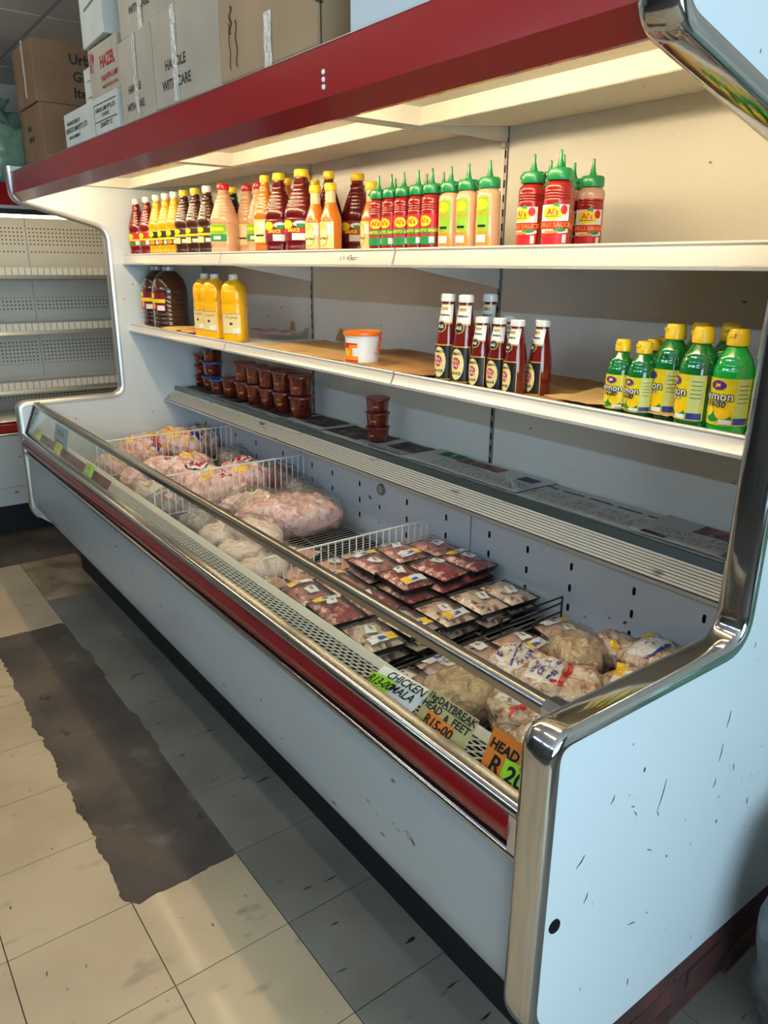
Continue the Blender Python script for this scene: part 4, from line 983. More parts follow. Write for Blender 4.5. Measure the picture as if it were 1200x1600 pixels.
# ================================================================== MEAT TRAYS
tray_black = M('foam_tray_black', (22, 22, 24), .4, coat=.2)
tray_white = M('foam_tray_white', (224, 222, 214), .5)
MEAT = {
 'giblet': M('meat_giblet', (214, 196, 176), .28, coat=.6, col2=(92, 44, 36), nscale=26.0, lo=.54, hi=.62, stretch=(1, 1.5, 1), col3=(168, 118, 96), n3=34.0, lo3=.55, hi3=.68, bump=(40, .5)),
 'mince': M('meat_mince', (136, 44, 44), .28, coat=.6, col2=(206, 160, 150), nscale=42.0, lo=.50, hi=.58, col3=(112, 28, 30), n3=24.0, bump=(60, .6)),
 'red': M('meat_red', (112, 26, 30), .25, coat=.7, col2=(160, 66, 62), nscale=22.0, lo=.5, hi=.66, bump=(26, .5)),
 'pinkmix': M('meat_pink', (180, 122, 116), .28, coat=.6, col2=(128, 54, 54), nscale=30.0, lo=.52, hi=.62, col3=(222, 196, 180), n3=22.0, bump=(40, .5)),
 'portion': M('meat_portion', (222, 168, 138), .26, coat=.6, col2=(206, 110, 70), nscale=12.0, lo=.5, hi=.66, col3=(236, 206, 180), n3=9.0, bump=(18, .5)),
 'mala': M('meat_mala', (206, 176, 156), .28, coat=.6, col2=(176, 110, 96), nscale=24.0, lo=.52, hi=.62, col3=(226, 214, 196), n3=16.0, bump=(40, .5)),
}
stick_y = M('sticker_yellow', (240, 196, 30), .5); stick_b = M('sticker_blue', (60, 84, 170), .5); stick_w = M('sticker_white', (228, 230, 228), .5)
_trays = {}
def dome(L, W, h, seed, lump, nx=14, ny=10):
    vs = []
    for j in range(ny+1):
        for i in range(nx+1):
            u = -1+2*i/nx; v = -1+2*j/ny
            e = (1-abs(u)**5)*(1-abs(v)**5)
            z = h*e*(.72 + lump*noise.noise(Vector((u*2.6+seed*5, v*2.2, seed))) + .5*lump*noise.noise(Vector((u*6, v*5+seed, seed))))
            vs.append((u*L/2, v*W/2, z))
    fs = [(j*(nx+1)+i, j*(nx+1)+i+1, (j+1)*(nx+1)+i+1, (j+1)*(nx+1)+i) for j in range(ny) for i in range(nx)]
    return vs, fs
def meat_tray(label, kind, loc, rz=0.0, L=.17, W=.115, seed=0, group='meat trays', tilt=(0, 0), tm=None, brand=True):
    t = thing('meat_tray', label, 'meat tray', loc, rz, group, tilt[0], tilt[1])
    h = .024; a = .82
    tr = MB().add([(-L/2*a, -W/2*a, 0), (L/2*a, -W/2*a, 0), (L/2*a, W/2*a, 0), (-L/2*a, W/2*a, 0), (-L/2, -W/2, h), (L/2, -W/2, h), (L/2, W/2, h), (-L/2, W/2, h),
                   (-L/2*.95, -W/2*.93, h), (L/2*.95, -W/2*.93, h), (L/2*.95, W/2*.93, h), (-L/2*.95, W/2*.93, h), (-L/2*.8, -W/2*.78, .006), (L/2*.8, -W/2*.78, .006), (L/2*.8, W/2*.78, .006), (-L/2*.8, W/2*.78, .006)],
                  [(0, 3, 2, 1)] + [(i, (i+1) % 4, 4+(i+1) % 4, 4+i) for i in range(4)] + [(4+i, 4+(i+1) % 4, 8+(i+1) % 4, 8+i) for i in range(4)] + [(8+i, 8+(i+1) % 4, 12+(i+1) % 4, 12+i) for i in range(4)] + [(12, 13, 14, 15)])
    tr.build('tray', tm or tray_black, t, local=True, bevel=.002, smooth=True)
    vs, fs = dome(L*.94, W*.92, .021, seed, .5)
    me = MB().add([(x, y, z+h-.004) for x, y, z in vs], fs)
    mo = me.build('meat', MEAT[kind], t, local=True, smooth=True, ang=80)
    bvh = BVHTree.FromPolygons([Vector(v) for v in me.v], me.f)
    v2, f2 = dome(L*1.0, W*1.0, .021, seed, .42)
    fl = MB().add([(x, y, z+h+.0012+.004) for x, y, z in v2], f2)
    fl.v = [(x, y, max(z, h+.001)) for x, y, z in fl.v]
    fo = fl.build('cling_film', film_m, t, local=True, smooth=True, ang=80)
    fb = BVHTree.FromPolygons([Vector(v) for v in fl.v], fl.f)
    rnd = random.Random(seed)
    cx = rnd.uniform(-.2, .15)*L; cy = rnd.uniform(-.12, .12)*W
    st = flat_obj('price_sticker', on_top(rect_shape(.046, .032, 4, 3), fb, (cx, cy), rnd.uniform(-.4, .4), .0012), stick_w, t)
    flat_obj('barcode', on_top(rect_shape(.022, .010, 3, 2), fb, (cx-.006, cy+.002), 0, .0018), M('barcode_grey', (130, 130, 130), .6), st)
    if brand and rnd.random() < .8:
        bx = (.30 if rnd.random() < .6 else -.30)*L
        b = flat_obj('brand_sticker', on_top(rect_shape(.034, W*.72, 3, 4), fb, (bx, 0), .05, .0012), stick_w, t)
        flat_obj('brand_block', on_top(rect_shape(.032, W*.26, 3, 2), fb, (bx, W*.22*(1 if rnd.random() < .5 else -1)), .05, .0019), stick_y, b)
        flat_obj('brand_block', on_top(rect_shape(.014, W*.24, 2, 2), fb, (bx+.004, -W*.02), .05, .0019), stick_b, b)
    return t
sd = 20
colw = [(-.915, 'giblet', 'by black rack', .175, .118), (-1.105, 'mince', 'middle column', .175, .118), (-1.285, 'pinkmix', 'by white divider', .165, .12)]
roww = ['against back wall', 'second from back wall', 'middle row', 'second from glass', 'nearest the glass']
kindw = {'giblet': 'cream and brown giblets', 'mince': 'red mince', 'pinkmix': 'pink meat pieces', 'red': 'dark red liver'}
for ci, (x, kd, cw, L, W) in enumerate(colw):
    for rj in range(5):
        y = .900 - rj*.132
        for lv in range(3 if (ci > 0 and rj in (0, 1, 2)) else 2):
            sd += 1; rnd = random.Random(sd)
            k = kd
            if lv == 0 or (ci == 1 and rj in (0, 1) and lv == 1): k = 'red' if ci else 'giblet'
            top = ['bottom', 'second', 'top'][lv]
            meat_tray('tray of %s, %s layer, %s, %s' % (kindw[k], top, cw, roww[rj]), k, (x + rnd.uniform(-.012, .012), y + rnd.uniform(-.006, .006), DECK + lv*.0415), rnd.uniform(-.10, .10), L, W, sd, 'stacked meat trays', (rnd.uniform(-.03, .03), rnd.uniform(-.03, .03)))
# flat packs under the black divider
for k, (x, y, rz) in enumerate([(-.705, .335, .05), (-.700, .465, -.04), (-.705, .600, .03), (-.690, .735, .1), (-.665, .885, -.2)]):
    meat_tray('pale offal pack under the black wire rack, ' + ['nearest the glass', 'second from the glass', 'middle one', 'second from the back wall', 'turned askew at the back wall'][k], 'mala', (x, y, DECK), rz, .155, .122, 80+k, 'packs under the black rack')
# pink chicken portions beyond the white divider
for k, (x, y, rz, w) in enumerate([(-1.487, .880, .1, 'against the back wall'), (-1.490, .748, -.1, 'second from the back wall'), (-1.487, .617, .05, 'in the middle'), (-1.495, .487, .15, 'nearer the glass'), (-1.485, .345, 0, 'right behind the glass')]):
    meat_tray('orange pink chicken portion pack beside the white divider, ' + w, 'portion', (x, y, DECK), rz, .15, .125, 90+k, 'chicken portion packs', tm=tray_white, brand=False)
meat_tray('flat beige chicken pack with small sticker in front of the big clear bag', 'portion', (-1.690, .560, DECK+.001), .5, .17, .13, 99, None, tm=tray_white, brand=False)

# ================================================================== BAGGED CHICKEN
BAG = {
 'heads': M('bag_heads', (206, 184, 160), .25, coat=.55, col2=(164, 120, 98), nscale=38.4, lo=.48, hi=.64, col3=(226, 214, 196), n3=28.8, lo3=.54, hi3=.64, bump=(78, 1.0)),
 'amber': M('bag_amber', (196, 172, 130), .22, coat=.6, col2=(168, 128, 92), nscale=19.2, lo=.45, hi=.65, col3=(216, 200, 168), n3=24.0, bump=(72, 1.0)),
 'pink': M('bag_pink', (236, 198, 186), .22, coat=.6, col2=(206, 142, 134), nscale=31.2, lo=.5, hi=.66, col3=(246, 230, 222), n3=26.4, lo3=.55, hi3=.66, bump=(66, 1.0)),
 'white': M('bag_white', (238, 222, 210), .24, coat=.6, col2=(222, 190, 176), nscale=16.8, lo=.48, hi=.68, bump=(60, 1.0)),
 'grey': M('bag_grey', (150, 142, 140), .24, coat=.6, col2=(104, 92, 92), nscale=28.8, lo=.45, hi=.65, bump=(66, 1.0)),
 'dark': M('bag_dark', (96, 48, 46), .22, coat=.6, col2=(150, 104, 98), nscale=33.6, lo=.5, hi=.66, bump=(66, 1.0)),
}
B_WHT = M('bag_print_white', (230, 230, 228), .25, coat=.5, bump=(66, 1.0)); B_BLU = M('bag_print_blue', (40, 58, 150), .25, coat=.5, bump=(66, 1.0)); B_RED = M('bag_print_red', (190, 36, 44), .25, coat=.5, bump=(66, 1.0))
B_YEL = M('bag_print_yellow', (240, 190, 26), .25, coat=.5, bump=(66, 1.0)); B_BLK = M('bag_print_black', (26, 24, 30), .3, coat=.4)
def blob(L, W, H, seed, amp, nu=48, nv=30, lump=0.0, crease=0.5):
    """a sagging bag: flat underneath, lumps of the contents and sharp creases in the film"""
    vs = []; fs = []
    def pw(v, e): return math.copysign(abs(v)**e, v)
    for j in range(nv+1):
        th = math.pi*j/nv - math.pi/2
        for i in range(nu):
            ph = 2*math.pi*i/nu
            x = pw(math.cos(th), .75)*pw(math.cos(ph), .78); y = pw(math.cos(th), .75)*pw(math.sin(ph), .78); z = pw(math.sin(th), .8)
            X, Y, Z = x*L/2, y*W/2, z*H/2
            d = 1 + amp*noise.noise(Vector((x*2.2+seed*3.3, y*2.0, z*2+seed))) + amp*.6*noise.noise(Vector((x*5+seed, y*5, z*4)))
            e = 1 + amp*.45*noise.noise(Vector((x*2+9, y*2+seed, 3.3)))
            r1 = 1-abs(noise.noise(Vector((X*24+seed, Y*24, Z*24))))*2.2; r2 = 1-abs(noise.noise(Vector((X*55, Y*52+seed, Z*50))))*2.0
            o = crease*(.0050*r1 + .0028*r2)
            if lump:
                q = noise.voronoi(Vector((X*lump+seed, Y*lump, Z*lump)))[0]
                o += .020*(.40-min(q[0], .8))
            nl = Vector((x/max(L, .01), y/max(W, .01), z/max(H, .01))).normalized()
            vs.append((X*e + nl.x*o, Y*e + nl.y*o, max(0.0, H/2*.82 + Z*d + nl.z*o)))
    for j in range(nv):
        for i in range(nu): fs.append((j*nu+i, j*nu+(i+1) % nu, (j+1)*nu+(i+1) % nu, (j+1)*nu+i))
    return vs, fs
def bag(label, kind, loc, rz, dims, seed, prints=(), amp=.28, group=None, film=False, tail=None, name='chicken_bag', cat='chicken bag', tilt=(0, 0)):
    dims = tuple(q*.95 for q in dims); loc = (loc[0], loc[1] + (.022 if loc[1] < .45 else 0), loc[2])
    t = thing(name, label, cat, loc, rz, group, tilt[0], tilt[1])
    vs, fs = blob(*dims, seed, amp, lump={'heads': 24, 'pink': 26, 'dark': 30, 'grey': 18, 'white': 9, 'amber': 14}[kind], crease=.35 if film else .8)
    mb = MB().add(vs, fs); mb.build('contents', BAG[kind], t, local=True, smooth=True, ang=80)
    bvh = BVHTree.FromPolygons([Vector(v) for v in vs], fs)
    first = None
    for q, (nm, sh, c, rot, mat, lay) in enumerate(prints):
        o = flat_obj(nm, on_top(sh, bvh, c, rot, .0012+.0009*lay), mat, t)
        for p in o.data.polygons: p.use_smooth = True
    if film:
        v2, f2 = blob(dims[0]*1.07, dims[1]*1.08, dims[2]*1.10, seed, amp*.9, crease=2.2)
        MB().add([(x, y, max(z, .0005)) for x, y, z in v2], f2).build('clear_film', bag_film, t, local=True, smooth=True, ang=80)
    if tail:                      # gathered neck of the bag
        (tx, ty, tz), (dx, dy, dz), ln = tail
        rnd = random.Random(seed); n = 14; vs = []; st = 6
        dv = Vector((dx, dy, dz)).normalized(); u = dv.orthogonal().normalized(); w = dv.cross(u)
        for k in range(st+1):
            f = k/st; rr = .012 + .035*f**1.5
            for i in range(n):
                a = 2*math.pi*i/n; q = rr*(1 + .35*math.sin(a*5+seed)*f + rnd.uniform(-.12, .12))
                vs.append(tuple(Vector((tx, ty, tz)) + dv*ln*f*(1+.12*math.sin(a*3+seed)) + u*q*math.cos(a) + w*q*.5*math.sin(a)))
        fs = [(k*n+i, k*n+(i+1) % n, (k+1)*n+(i+1) % n, (k+1)*n+i) for k in range(st) for i in range(n)]
        MB().add(vs, fs).build('gathered_neck', M('bag_neck', (232, 226, 224), .2, coat=.6, bump=(40, .8)) if not film else bag_film, t, local=True, smooth=True, ang=80)
    return t
def wave(w, h, amp, n=16, per=3):
    vs = []; fs = []
    for i in range(n+1):
        x = -w/2+w*i/n; o = amp*math.sin(2*math.pi*per*i/n)
        vs += [(x, -h/2+o), (x, o), (x, h/2+o)]
    for i in range(n): a = i*3; fs += [(a, a+3, a+4, a+1), (a+1, a+4, a+5, a+2)]
    return vs, fs
def T(s, size, bold=.0006): return text_shape(s, size, bold, .006)
GF = 'bags of chicken heads and feet'
def p_feet(sg=1): return [('print_panel', rect_shape(.07, .11, 6, 8), (-.045*sg, 0), 0, B_WHT, 0), ('print_band', rect_shape(.012, .12, 2, 9), (-.006*sg, 0), .1, B_BLU, 1), ('print_corner', rect_shape(.03, .05, 4, 4), (-.075*sg, .03), .3, B_YEL, 1),
                          ('lettering', T('CHICKEN', .022), (.035, .030), -1.4, B_BLU, 1), ('lettering', T('FEET', .030), (.068, .0), -1.4, B_BLU, 1)]
def p_heads(red=True): return [('print_panel', rect_shape(.085, .13, 7, 9), (-.045, 0), .05, B_WHT, 0), ('print_wave', wave(.13, .013, .003), (.012, 0), 1.5, B_RED if red else B_BLU, 1), ('lettering', T('Daybreak', .024), (-.018, .0), 1.5, B_BLU, 1),
                          ('lettering', T('CHICKEN', .020), (-.045, .0), 1.5, B_BLU, 1), ('lettering', T('HEADS', .020), (-.068, .0), 1.5, B_BLU, 1), ('logo', disc_shape(.018, .018, 12, 2), (-.012, -.052), 0, B_RED, 1)]
bag('feet bag with blue band and yellow corner resting high at the back right', 'heads', (-.335, .885, DECK+.022), -.15, (.25, .16, .105), 1, p_feet(), group=GF, tilt=(.1, 0))
bag('feet bag with blue band lying just below the yellow cornered one', 'heads', (-.290, .735, DECK+.006), .15, (.23, .15, .10), 2, p_feet(), group=GF)
bag('large heads bag with red wavy band in the centre of the near section', 'heads', (-.430, .600, DECK+.012), .5, (.25, .19, .105), 3, p_heads(), group=GF)
bag('amber clear bag holding a long pinkish piece near the black rack', 'amber', (-.530, .770, DECK+.016), -.5, (.22, .13, .10), 4, group=GF, film=True)
bag('white bag with blue band and yellow strip beside the black rack', 'heads', (-.590, .620, DECK), .2, (.17, .16, .085), 5, [('print_panel', rect_shape(.12, .12, 8, 8), (0, 0), .1, B_WHT, 0), ('print_band', rect_shape(.006, .12, 2, 9), (-.01, 0), .3, B_BLU, 1), ('print_strip', rect_shape(.014, .11, 2, 8), (.055, .01), .1, B_YEL, 1),
     ('lettering', T('Daybreak', .020), (-.035, -.01), 1.6, B_BLU, 1), ('lettering', T('CHICKEN', .016), (.022, -.01), 1.6, B_BLU, 1), ('logo', disc_shape(.02, .016, 12, 2), (.015, .04), 0, B_RED, 1)], group=GF)
bag('small bag with round yellow logo wedged at the back', 'heads', (-.480, .905, DECK), .1, (.19, .13, .09), 6, [('logo', disc_shape(.045, .045, 16, 3), (.0, -.02), 0, B_YEL, 0), ('print_band', rect_shape(.012, .09, 2, 7), (.04, 0), .1, B_BLU, 1), ('lettering', T('1kg', .014), (0, -.02), 0, B_BLU, 1)], group=GF)
bag('amber clear bag behind the glass under the chicken sign', 'amber', (-.575, .370, DECK), .3, (.19, .17, .10), 7, group=GF, film=True, amp=.34)
bag('heads bag with red band behind the cream price sign', 'heads', (-.440, .430, DECK), -.3, (.17, .15, .095), 8, [('print_panel', rect_shape(.05, .10, 5, 7), (.0, 0), 0, B_WHT, 0), ('print_band', rect_shape(.016, .11, 2, 8), (.035, 0), .3, B_RED, 1)], group=GF)
bag('heads bag with blue lettering at the front corner by the orange sign', 'heads', (-.265, .405, DECK), .45, (.25, .20, .105), 9, p_heads() + [('print_band', rect_shape(.012, .14, 2, 9), (.075, 0), .1, B_BLU, 1)], group=GF)
bag('plain feet bag tucked against the near end panel at the back', 'heads', (-.150, .860, DECK), .1, (.15, .16, .09), 10, group=GF)
bag('plain feet bag tucked against the near end panel in the middle', 'heads', (-.140, .610, DECK), .1, (.13, .20, .09), 11, group=GF)
# middle section: big clear bag of pieces and pale whole birds
bag('big clear bag of frozen pink chicken pieces in the middle of the chiller', 'pink', (-1.990, .715, DECK), 1.20, (.46, .26, .165), 12, amp=.30, film=True, tail=((-.17, .0, .10), (-.5, 0, .85), .10), group=None)
bag('small pale chicken bag behind the big clear bag', 'grey', (-2.185, .885, DECK+.02), .2, (.16, .12, .14), 13, film=True)
for k, (x, y, rz, d, w) in enumerate([(-1.600, .360, .1, (.17, .20, .085), 'nearest the white divider'), (-1.765, .370, -.1, (.17, .21, .095), 'second behind the glass'), (-1.940, .385, .2, (.20, .22, .115), 'third behind the glass'), (-2.140, .390, .1, (.21, .22, .13), 'fourth behind the glass')]):
    bag('pale plastic wrapped whole chicken lying behind the glass, ' + w, 'white' if k != 3 else 'grey', (x, y, DECK), rz, d, 30+k, amp=.3, film=True, group='pale wrapped chickens')
bag('pale pink chicken bag leaning on the divider beside the big clear bag', 'white', (-2.195, .640, DECK+.012), 1.4, (.26, .13, .13), 61, film=True)
bag('clear bag of pale chicken between glass and big clear bag', 'white', (-1.800, .470, DECK+.05), .3, (.24, .15, .10), 62, film=True)
# far sections: printed bags
def p_circle(s=1.0):
    s *= 1.25
    return [('logo_ring', disc_shape(.095*s, .095*s, 20, 4), (0, 0), 0, B_BLK, 0), ('logo_white', disc_shape(.078*s, .078*s, 20, 4), (0, 0), 0, B_WHT, 1), ('logo_red', disc_shape(.060*s, .060*s, 20, 3), (0, 0), 0, B_RED, 2), ('lettering', T('A', .06*s), (0, 0), -.4, B_WHT, 3),
                             ('print_patch', rect_shape(.05, .09, 5, 7), (.10, -.03), .3, B_YEL, 0), ('print_patch', rect_shape(.03, .08, 3, 6), (-.09, .02), .2, B_RED, 0)]
GC = 'chicken bags with round red logos'
bag('pink chicken bag with round red and black logo, in front of the yellow patched one', 'pink', (-2.590, .580, DECK+.03), .3, (.32, .22, .165), 14, p_circle(), group=GC)
bag('pink chicken bag with round logo and yellow patch towards the back wall', 'pink', (-2.545, .790, DECK+.035), -.2, (.32, .22, .165), 15, p_circle(.9), group=GC)
bag('dark red giblet bag in the back corner by the white divider', 'dark', (-2.385, .905, DECK+.02), .2, (.17, .10, .165), 16, [('print_patch', rect_shape(.05, .04, 4, 4), (.02, 0), 0, B_RED, 0)], film=True)
bag('grey chicken bag with pink print at the front of the far section', 'grey', (-2.410, .360, DECK), .2, (.20, .20, .13), 17, [('logo', disc_shape(.08, .06, 16, 3), (0, -.02), 0, B_RED, 0), ('logo_white', disc_shape(.05, .035, 14, 3), (0, -.02), 0, B_WHT, 1)], group=None, film=True)
bag('pale chicken bag behind the glass, left of the grey one', 'white', (-2.640, .350, DECK), -.1, (.22, .16, .14), 18, [('print_band', rect_shape(.02, .12, 3, 8), (.03, 0), .2, B_YEL, 0)], film=True)
bag('pink chicken bag between the two far dividers near the glass', 'pink', (-2.860, .400, DECK), .1, (.22, .24, .15), 19, [('print_wave', wave(.16, .02, .006), (0, .04), .2, B_YEL, 0)], group=None)
bag('pink chicken bag with yellow strip against the far divider', 'pink', (-2.870, .660, DECK+.02), .2, (.24, .22, .16), 21, [('print_patch', rect_shape(.06, .05, 5, 4), (.02, -.03), .2, B_YEL, 0), ('print_patch', rect_shape(.03, .05, 3, 4), (-.05, .02), .2, B_RED, 0)])
bag('dark tray shaped chicken pack under the back wall beside the far divider', 'grey', (-2.835, .880, DECK+.02), -.2, (.26, .15, .15), 22, film=True)
bag('pink chicken bag with red patch squeezed behind the middle divider', 'pink', (-2.400, .600, DECK+.03), 1.3, (.28, .16, .15), 63, [('print_patch', rect_shape(.06, .05, 5, 4), (.03, 0), .2, B_RED, 0), ('print_patch', rect_shape(.05, .06, 5, 4), (-.06, 0), .2, B_YEL, 0)])
bag('pink chicken bag with white panel lying on top between the far dividers', 'pink', (-2.735, .500, DECK+.10), .9, (.26, .16, .10), 64, [('print_panel', rect_shape(.07, .09, 5, 6), (0, 0), .2, B_WHT, 0), ('print_patch', disc_shape(.04, .04, 12, 3), (0, 0), 0, B_RED, 1)])
GY = 'pale chicken bags with yellow printed edges'
def p_yellow(): return [('print_wave', wave(.27, .060, .016, 24, 1.2), (0, -.045), 0, B_YEL, 0), ('print_wave', wave(.25, .034, .010, 22, 1.2), (0, .066), 0, B_YEL, 0), ('print_tongue', rect_shape(.035, .12, 4, 10), (-.075, .02), .15, B_YEL, 0), ('lettering', T('GO', .060, .003), (.045, .03), .3, B_RED, 1), ('print_patch', disc_shape(.06, .05, 14, 3), (.115, .0), .4, B_BLU, 1), ('print_patch', disc_shape(.05, .03, 12, 3), (.105, .03), .2, B_RED, 2), ('print_line', wave(.26, .006, .012, 18, 1.2), (0, -.042), 0, B_RED, 1)]
bag('pale chicken bag with wavy yellow edge and red letters, central in the far section', 'pink', (-3.205, .745, DECK+.060), .45, (.30, .20, .18), 23, p_yellow(), group=GY)
bag('pale chicken bag with yellow edge in front of the central one', 'pink', (-3.210, .530, DECK+.04), .30, (.30, .20, .18), 24, p_yellow(), group=GY)
bag('pale chicken bag with yellow patch in the back far corner', 'pink', (-3.350, .930, DECK+.03), .1, (.30, .11, .18), 25, [('print_patch', rect_shape(.06, .06, 4, 4), (.06, 0), 0, B_YEL, 0), ('print_patch', rect_shape(.04, .04, 4, 4), (-.05, 0), 0, B_RED, 0)], group=GY)
bag('pale chicken bag with yellow print close behind the far glass', 'pink', (-3.170, .340, DECK), .1, (.26, .14, .15), 26, [('print_wave', wave(.2, .03, .01, 16, 1.2), (0, 0), .2, B_YEL, 0), ('print_wave', wave(.2, .01, .01, 16, 1.2), (0, .03), .2, B_RED, 0)], group=GY)
bag('pale chicken bag pressed against the far end panel', 'pink', (-3.425, .680, DECK+.02), 1.5, (.34, .12, .17), 27, [('print_patch', rect_shape(.08, .05, 5, 4), (0, 0), 0, B_YEL, 0), ('lettering', T('B', .05, .002), (.1, 0), 0, B_RED, 0)], group=GY)

# ================================================================== PRICE SIGNS
def card(label, corners, mat, marks, name='price_card', group='handwritten price cards'):
    """corners: bottom-left, bottom-right, top-left; flat stiff card with writing on its front"""
    bl, br, tl = [Vector(c) for c in corners]
    ux = (br-bl); w = ux.length; ux.normalize(); up = (tl-bl); up = up - ux*up.dot(ux); h = up.length; up.normalize(); n = ux.cross(up)
    t = thing(name, label, 'price card', tuple(bl), 0, group)
    o = Vector((0, 0, 0))
    vs = []; N = 5
    for i in range(N+1):
        f = i/N; bow = .004*math.sin(math.pi*f)
        for q, d in ((0, 0), (1, 0), (1, -.0008), (0, -.0008)): vs.append(tuple(ux*w*f + up*h*q + n*(d+bow)))
    fs = []
    for i in range(N):
        a = i*4
        for k in range(4): fs.append((a+k, a+(k+1) % 4, a+4+(k+1) % 4, a+4+k))
    fs += [(0, 1, 2, 3), (N*4+3, N*4+2, N*4+1, N*4)]
    MB().add(vs, fs).build('card', mat, t, local=True, smooth=True, ang=40)
    for nm, sh, (cx, cy), rot, m, lay in marks:
        vs, f = sh; c, s = math.cos(rot), math.sin(rot)
        P = []
        for x, y in vs:
            X = cx*w + x*c - y*s; Y = cy*h + x*s + y*c
            bow = .004*math.sin(math.pi*min(max(X/w, 0), 1))
            P.append(tuple(ux*X + up*Y + n*(bow + .0004 + .0005*lay)))
        flat_obj(nm, MB().add(P, f), m, t)
    return t
def HW(s, size, b=.0005, sh=.15): return text_shape(s, size, b, .02, sh)
card_cream = M('card_kraft', (208, 188, 126), .6); neon_g = M('paper_neon_green', (176, 236, 40), .55); neon_o = M('paper_neon_orange', (250, 136, 34), .55)
card('white price card reading CHICKEN MALA with a green price slip', [(-.535, .070, .774), (-.372, .070, .790), (-.535, .128, .800)], paper_white,
     [('lettering', HW('CHICKEN', .028), (.58, .76), 0, ink, 1), ('lettering', HW('MALA', .028), (.66, .38), 0, ink, 1), ('price_slip', rect_shape(.082, .040, 3, 2), (.20, .32), 0, neon_g, 1), ('price_lettering', HW('R13-00', .028, .0007, .3), (.20, .36), 0, ink, 2)])
card('cream price card reading 1kg DAYBREAK HEAD & FEET with orange slip', [(-.362, .067, .774), (-.224, .067, .772), (-.364, .112, .838)], card_cream,
     [('lettering', HW('1kg', .020), (.13, .86), 0, ink, 1), ('lettering', HW('DAYBREAK', .0205), (.62, .86), 0, ink, 1), ('underline', rect_shape(.080, .0016, 2, 1), (.64, .76), 0, ink, 1), ('lettering', HW('HEAD', .0215), (.20, .62), 0, ink, 1), ('lettering', HW('&', .018), (.52, .58), 0, ink, 1), ('lettering', HW('FEET', .0215), (.79, .60), 0, ink, 1),
      ('price_slip', rect_shape(.078, .044, 3, 2), (.44, .24), 0, neon_o, 1), ('price_lettering', HW('R15-00', .027, .0007, .2), (.44, .30), 0, ink, 2), ('price_lettering', HW('each', .015), (.44, .08), 0, ink, 2)])
card('orange price card reading HEAD & with green R20 slip beside the end panel', [(-.176, .066, .774), (-.066, .066, .776), (-.178, .104, .852)], neon_o,
     [('lettering', HW('CHIC', .013), (.80, .88), 0, ink, 1), ('lettering', HW('HEAD', .026, .0009), (.36, .70), 0, ink, 1), ('lettering', HW('&', .021, .0007), (.80, .60), 0, ink, 1), ('price_lettering', HW('R', .046, .001), (.28, .32), 0, ink, 1),
      ('price_slip', rect_shape(.056, .060, 3, 2), (.71, .26), 0, neon_g, 1), ('price_lettering', HW('20', .042, .0012), (.71, .32), 0, ink, 2), ('price_lettering', HW('00', .020, .0006), (.66, .06), 0, ink, 2)])
tag_y = M('paper_neon_yellow', (226, 232, 50), .55)
for x, m, w in ((-3.365, tag_y, 'yellow price tag at the far corner of the glass front'), (-3.000, tag_y, 'yellow price tag second from the far corner of the glass'), (-2.520, neon_g, 'green price tag third along the glass')):
    c = card(w, [(x-.055, .064, .785), (x+.055, .064, .785), (x-.055, .090, .838)], m, [('lettering', HW('R22', .026, .0006), (.5, .70), 0, L_ORG, 1), ('lettering', HW('per kg', .018), (.5, .3), 0, L_ORG, 2)] + ([('price_slip', rect_shape(.10, .030, 3, 2), (.5, .25), 0, neon_g, 1)] if m is neon_g else []), 'price_tag', 'small price tags along the glass')
slipc = M('card_pale_blue', (196, 226, 226), .6)
card('pale blue note with faded writing leaning inside the far glass', [(-3.40, .15, .742), (-3.16, .15, .742), (-3.40, .175, .86)], slipc, [('lettering', HW('SPECIAL', .035), (.5, .7), 0, L_BLU, 1), ('lettering', HW('BRAAI PACK', .028), (.5, .3), 0, L_BLU, 1)])
MB().prism([(.076, .774), (.079, .7745), (.102, .812), (.099, .813)], -3.48, -2.30).build('bumper_reflection', M('reflection_red', (150, 34, 36), .25, coat=.5), case)  # red strip modelled in place of the bumper's reflection inside the glass

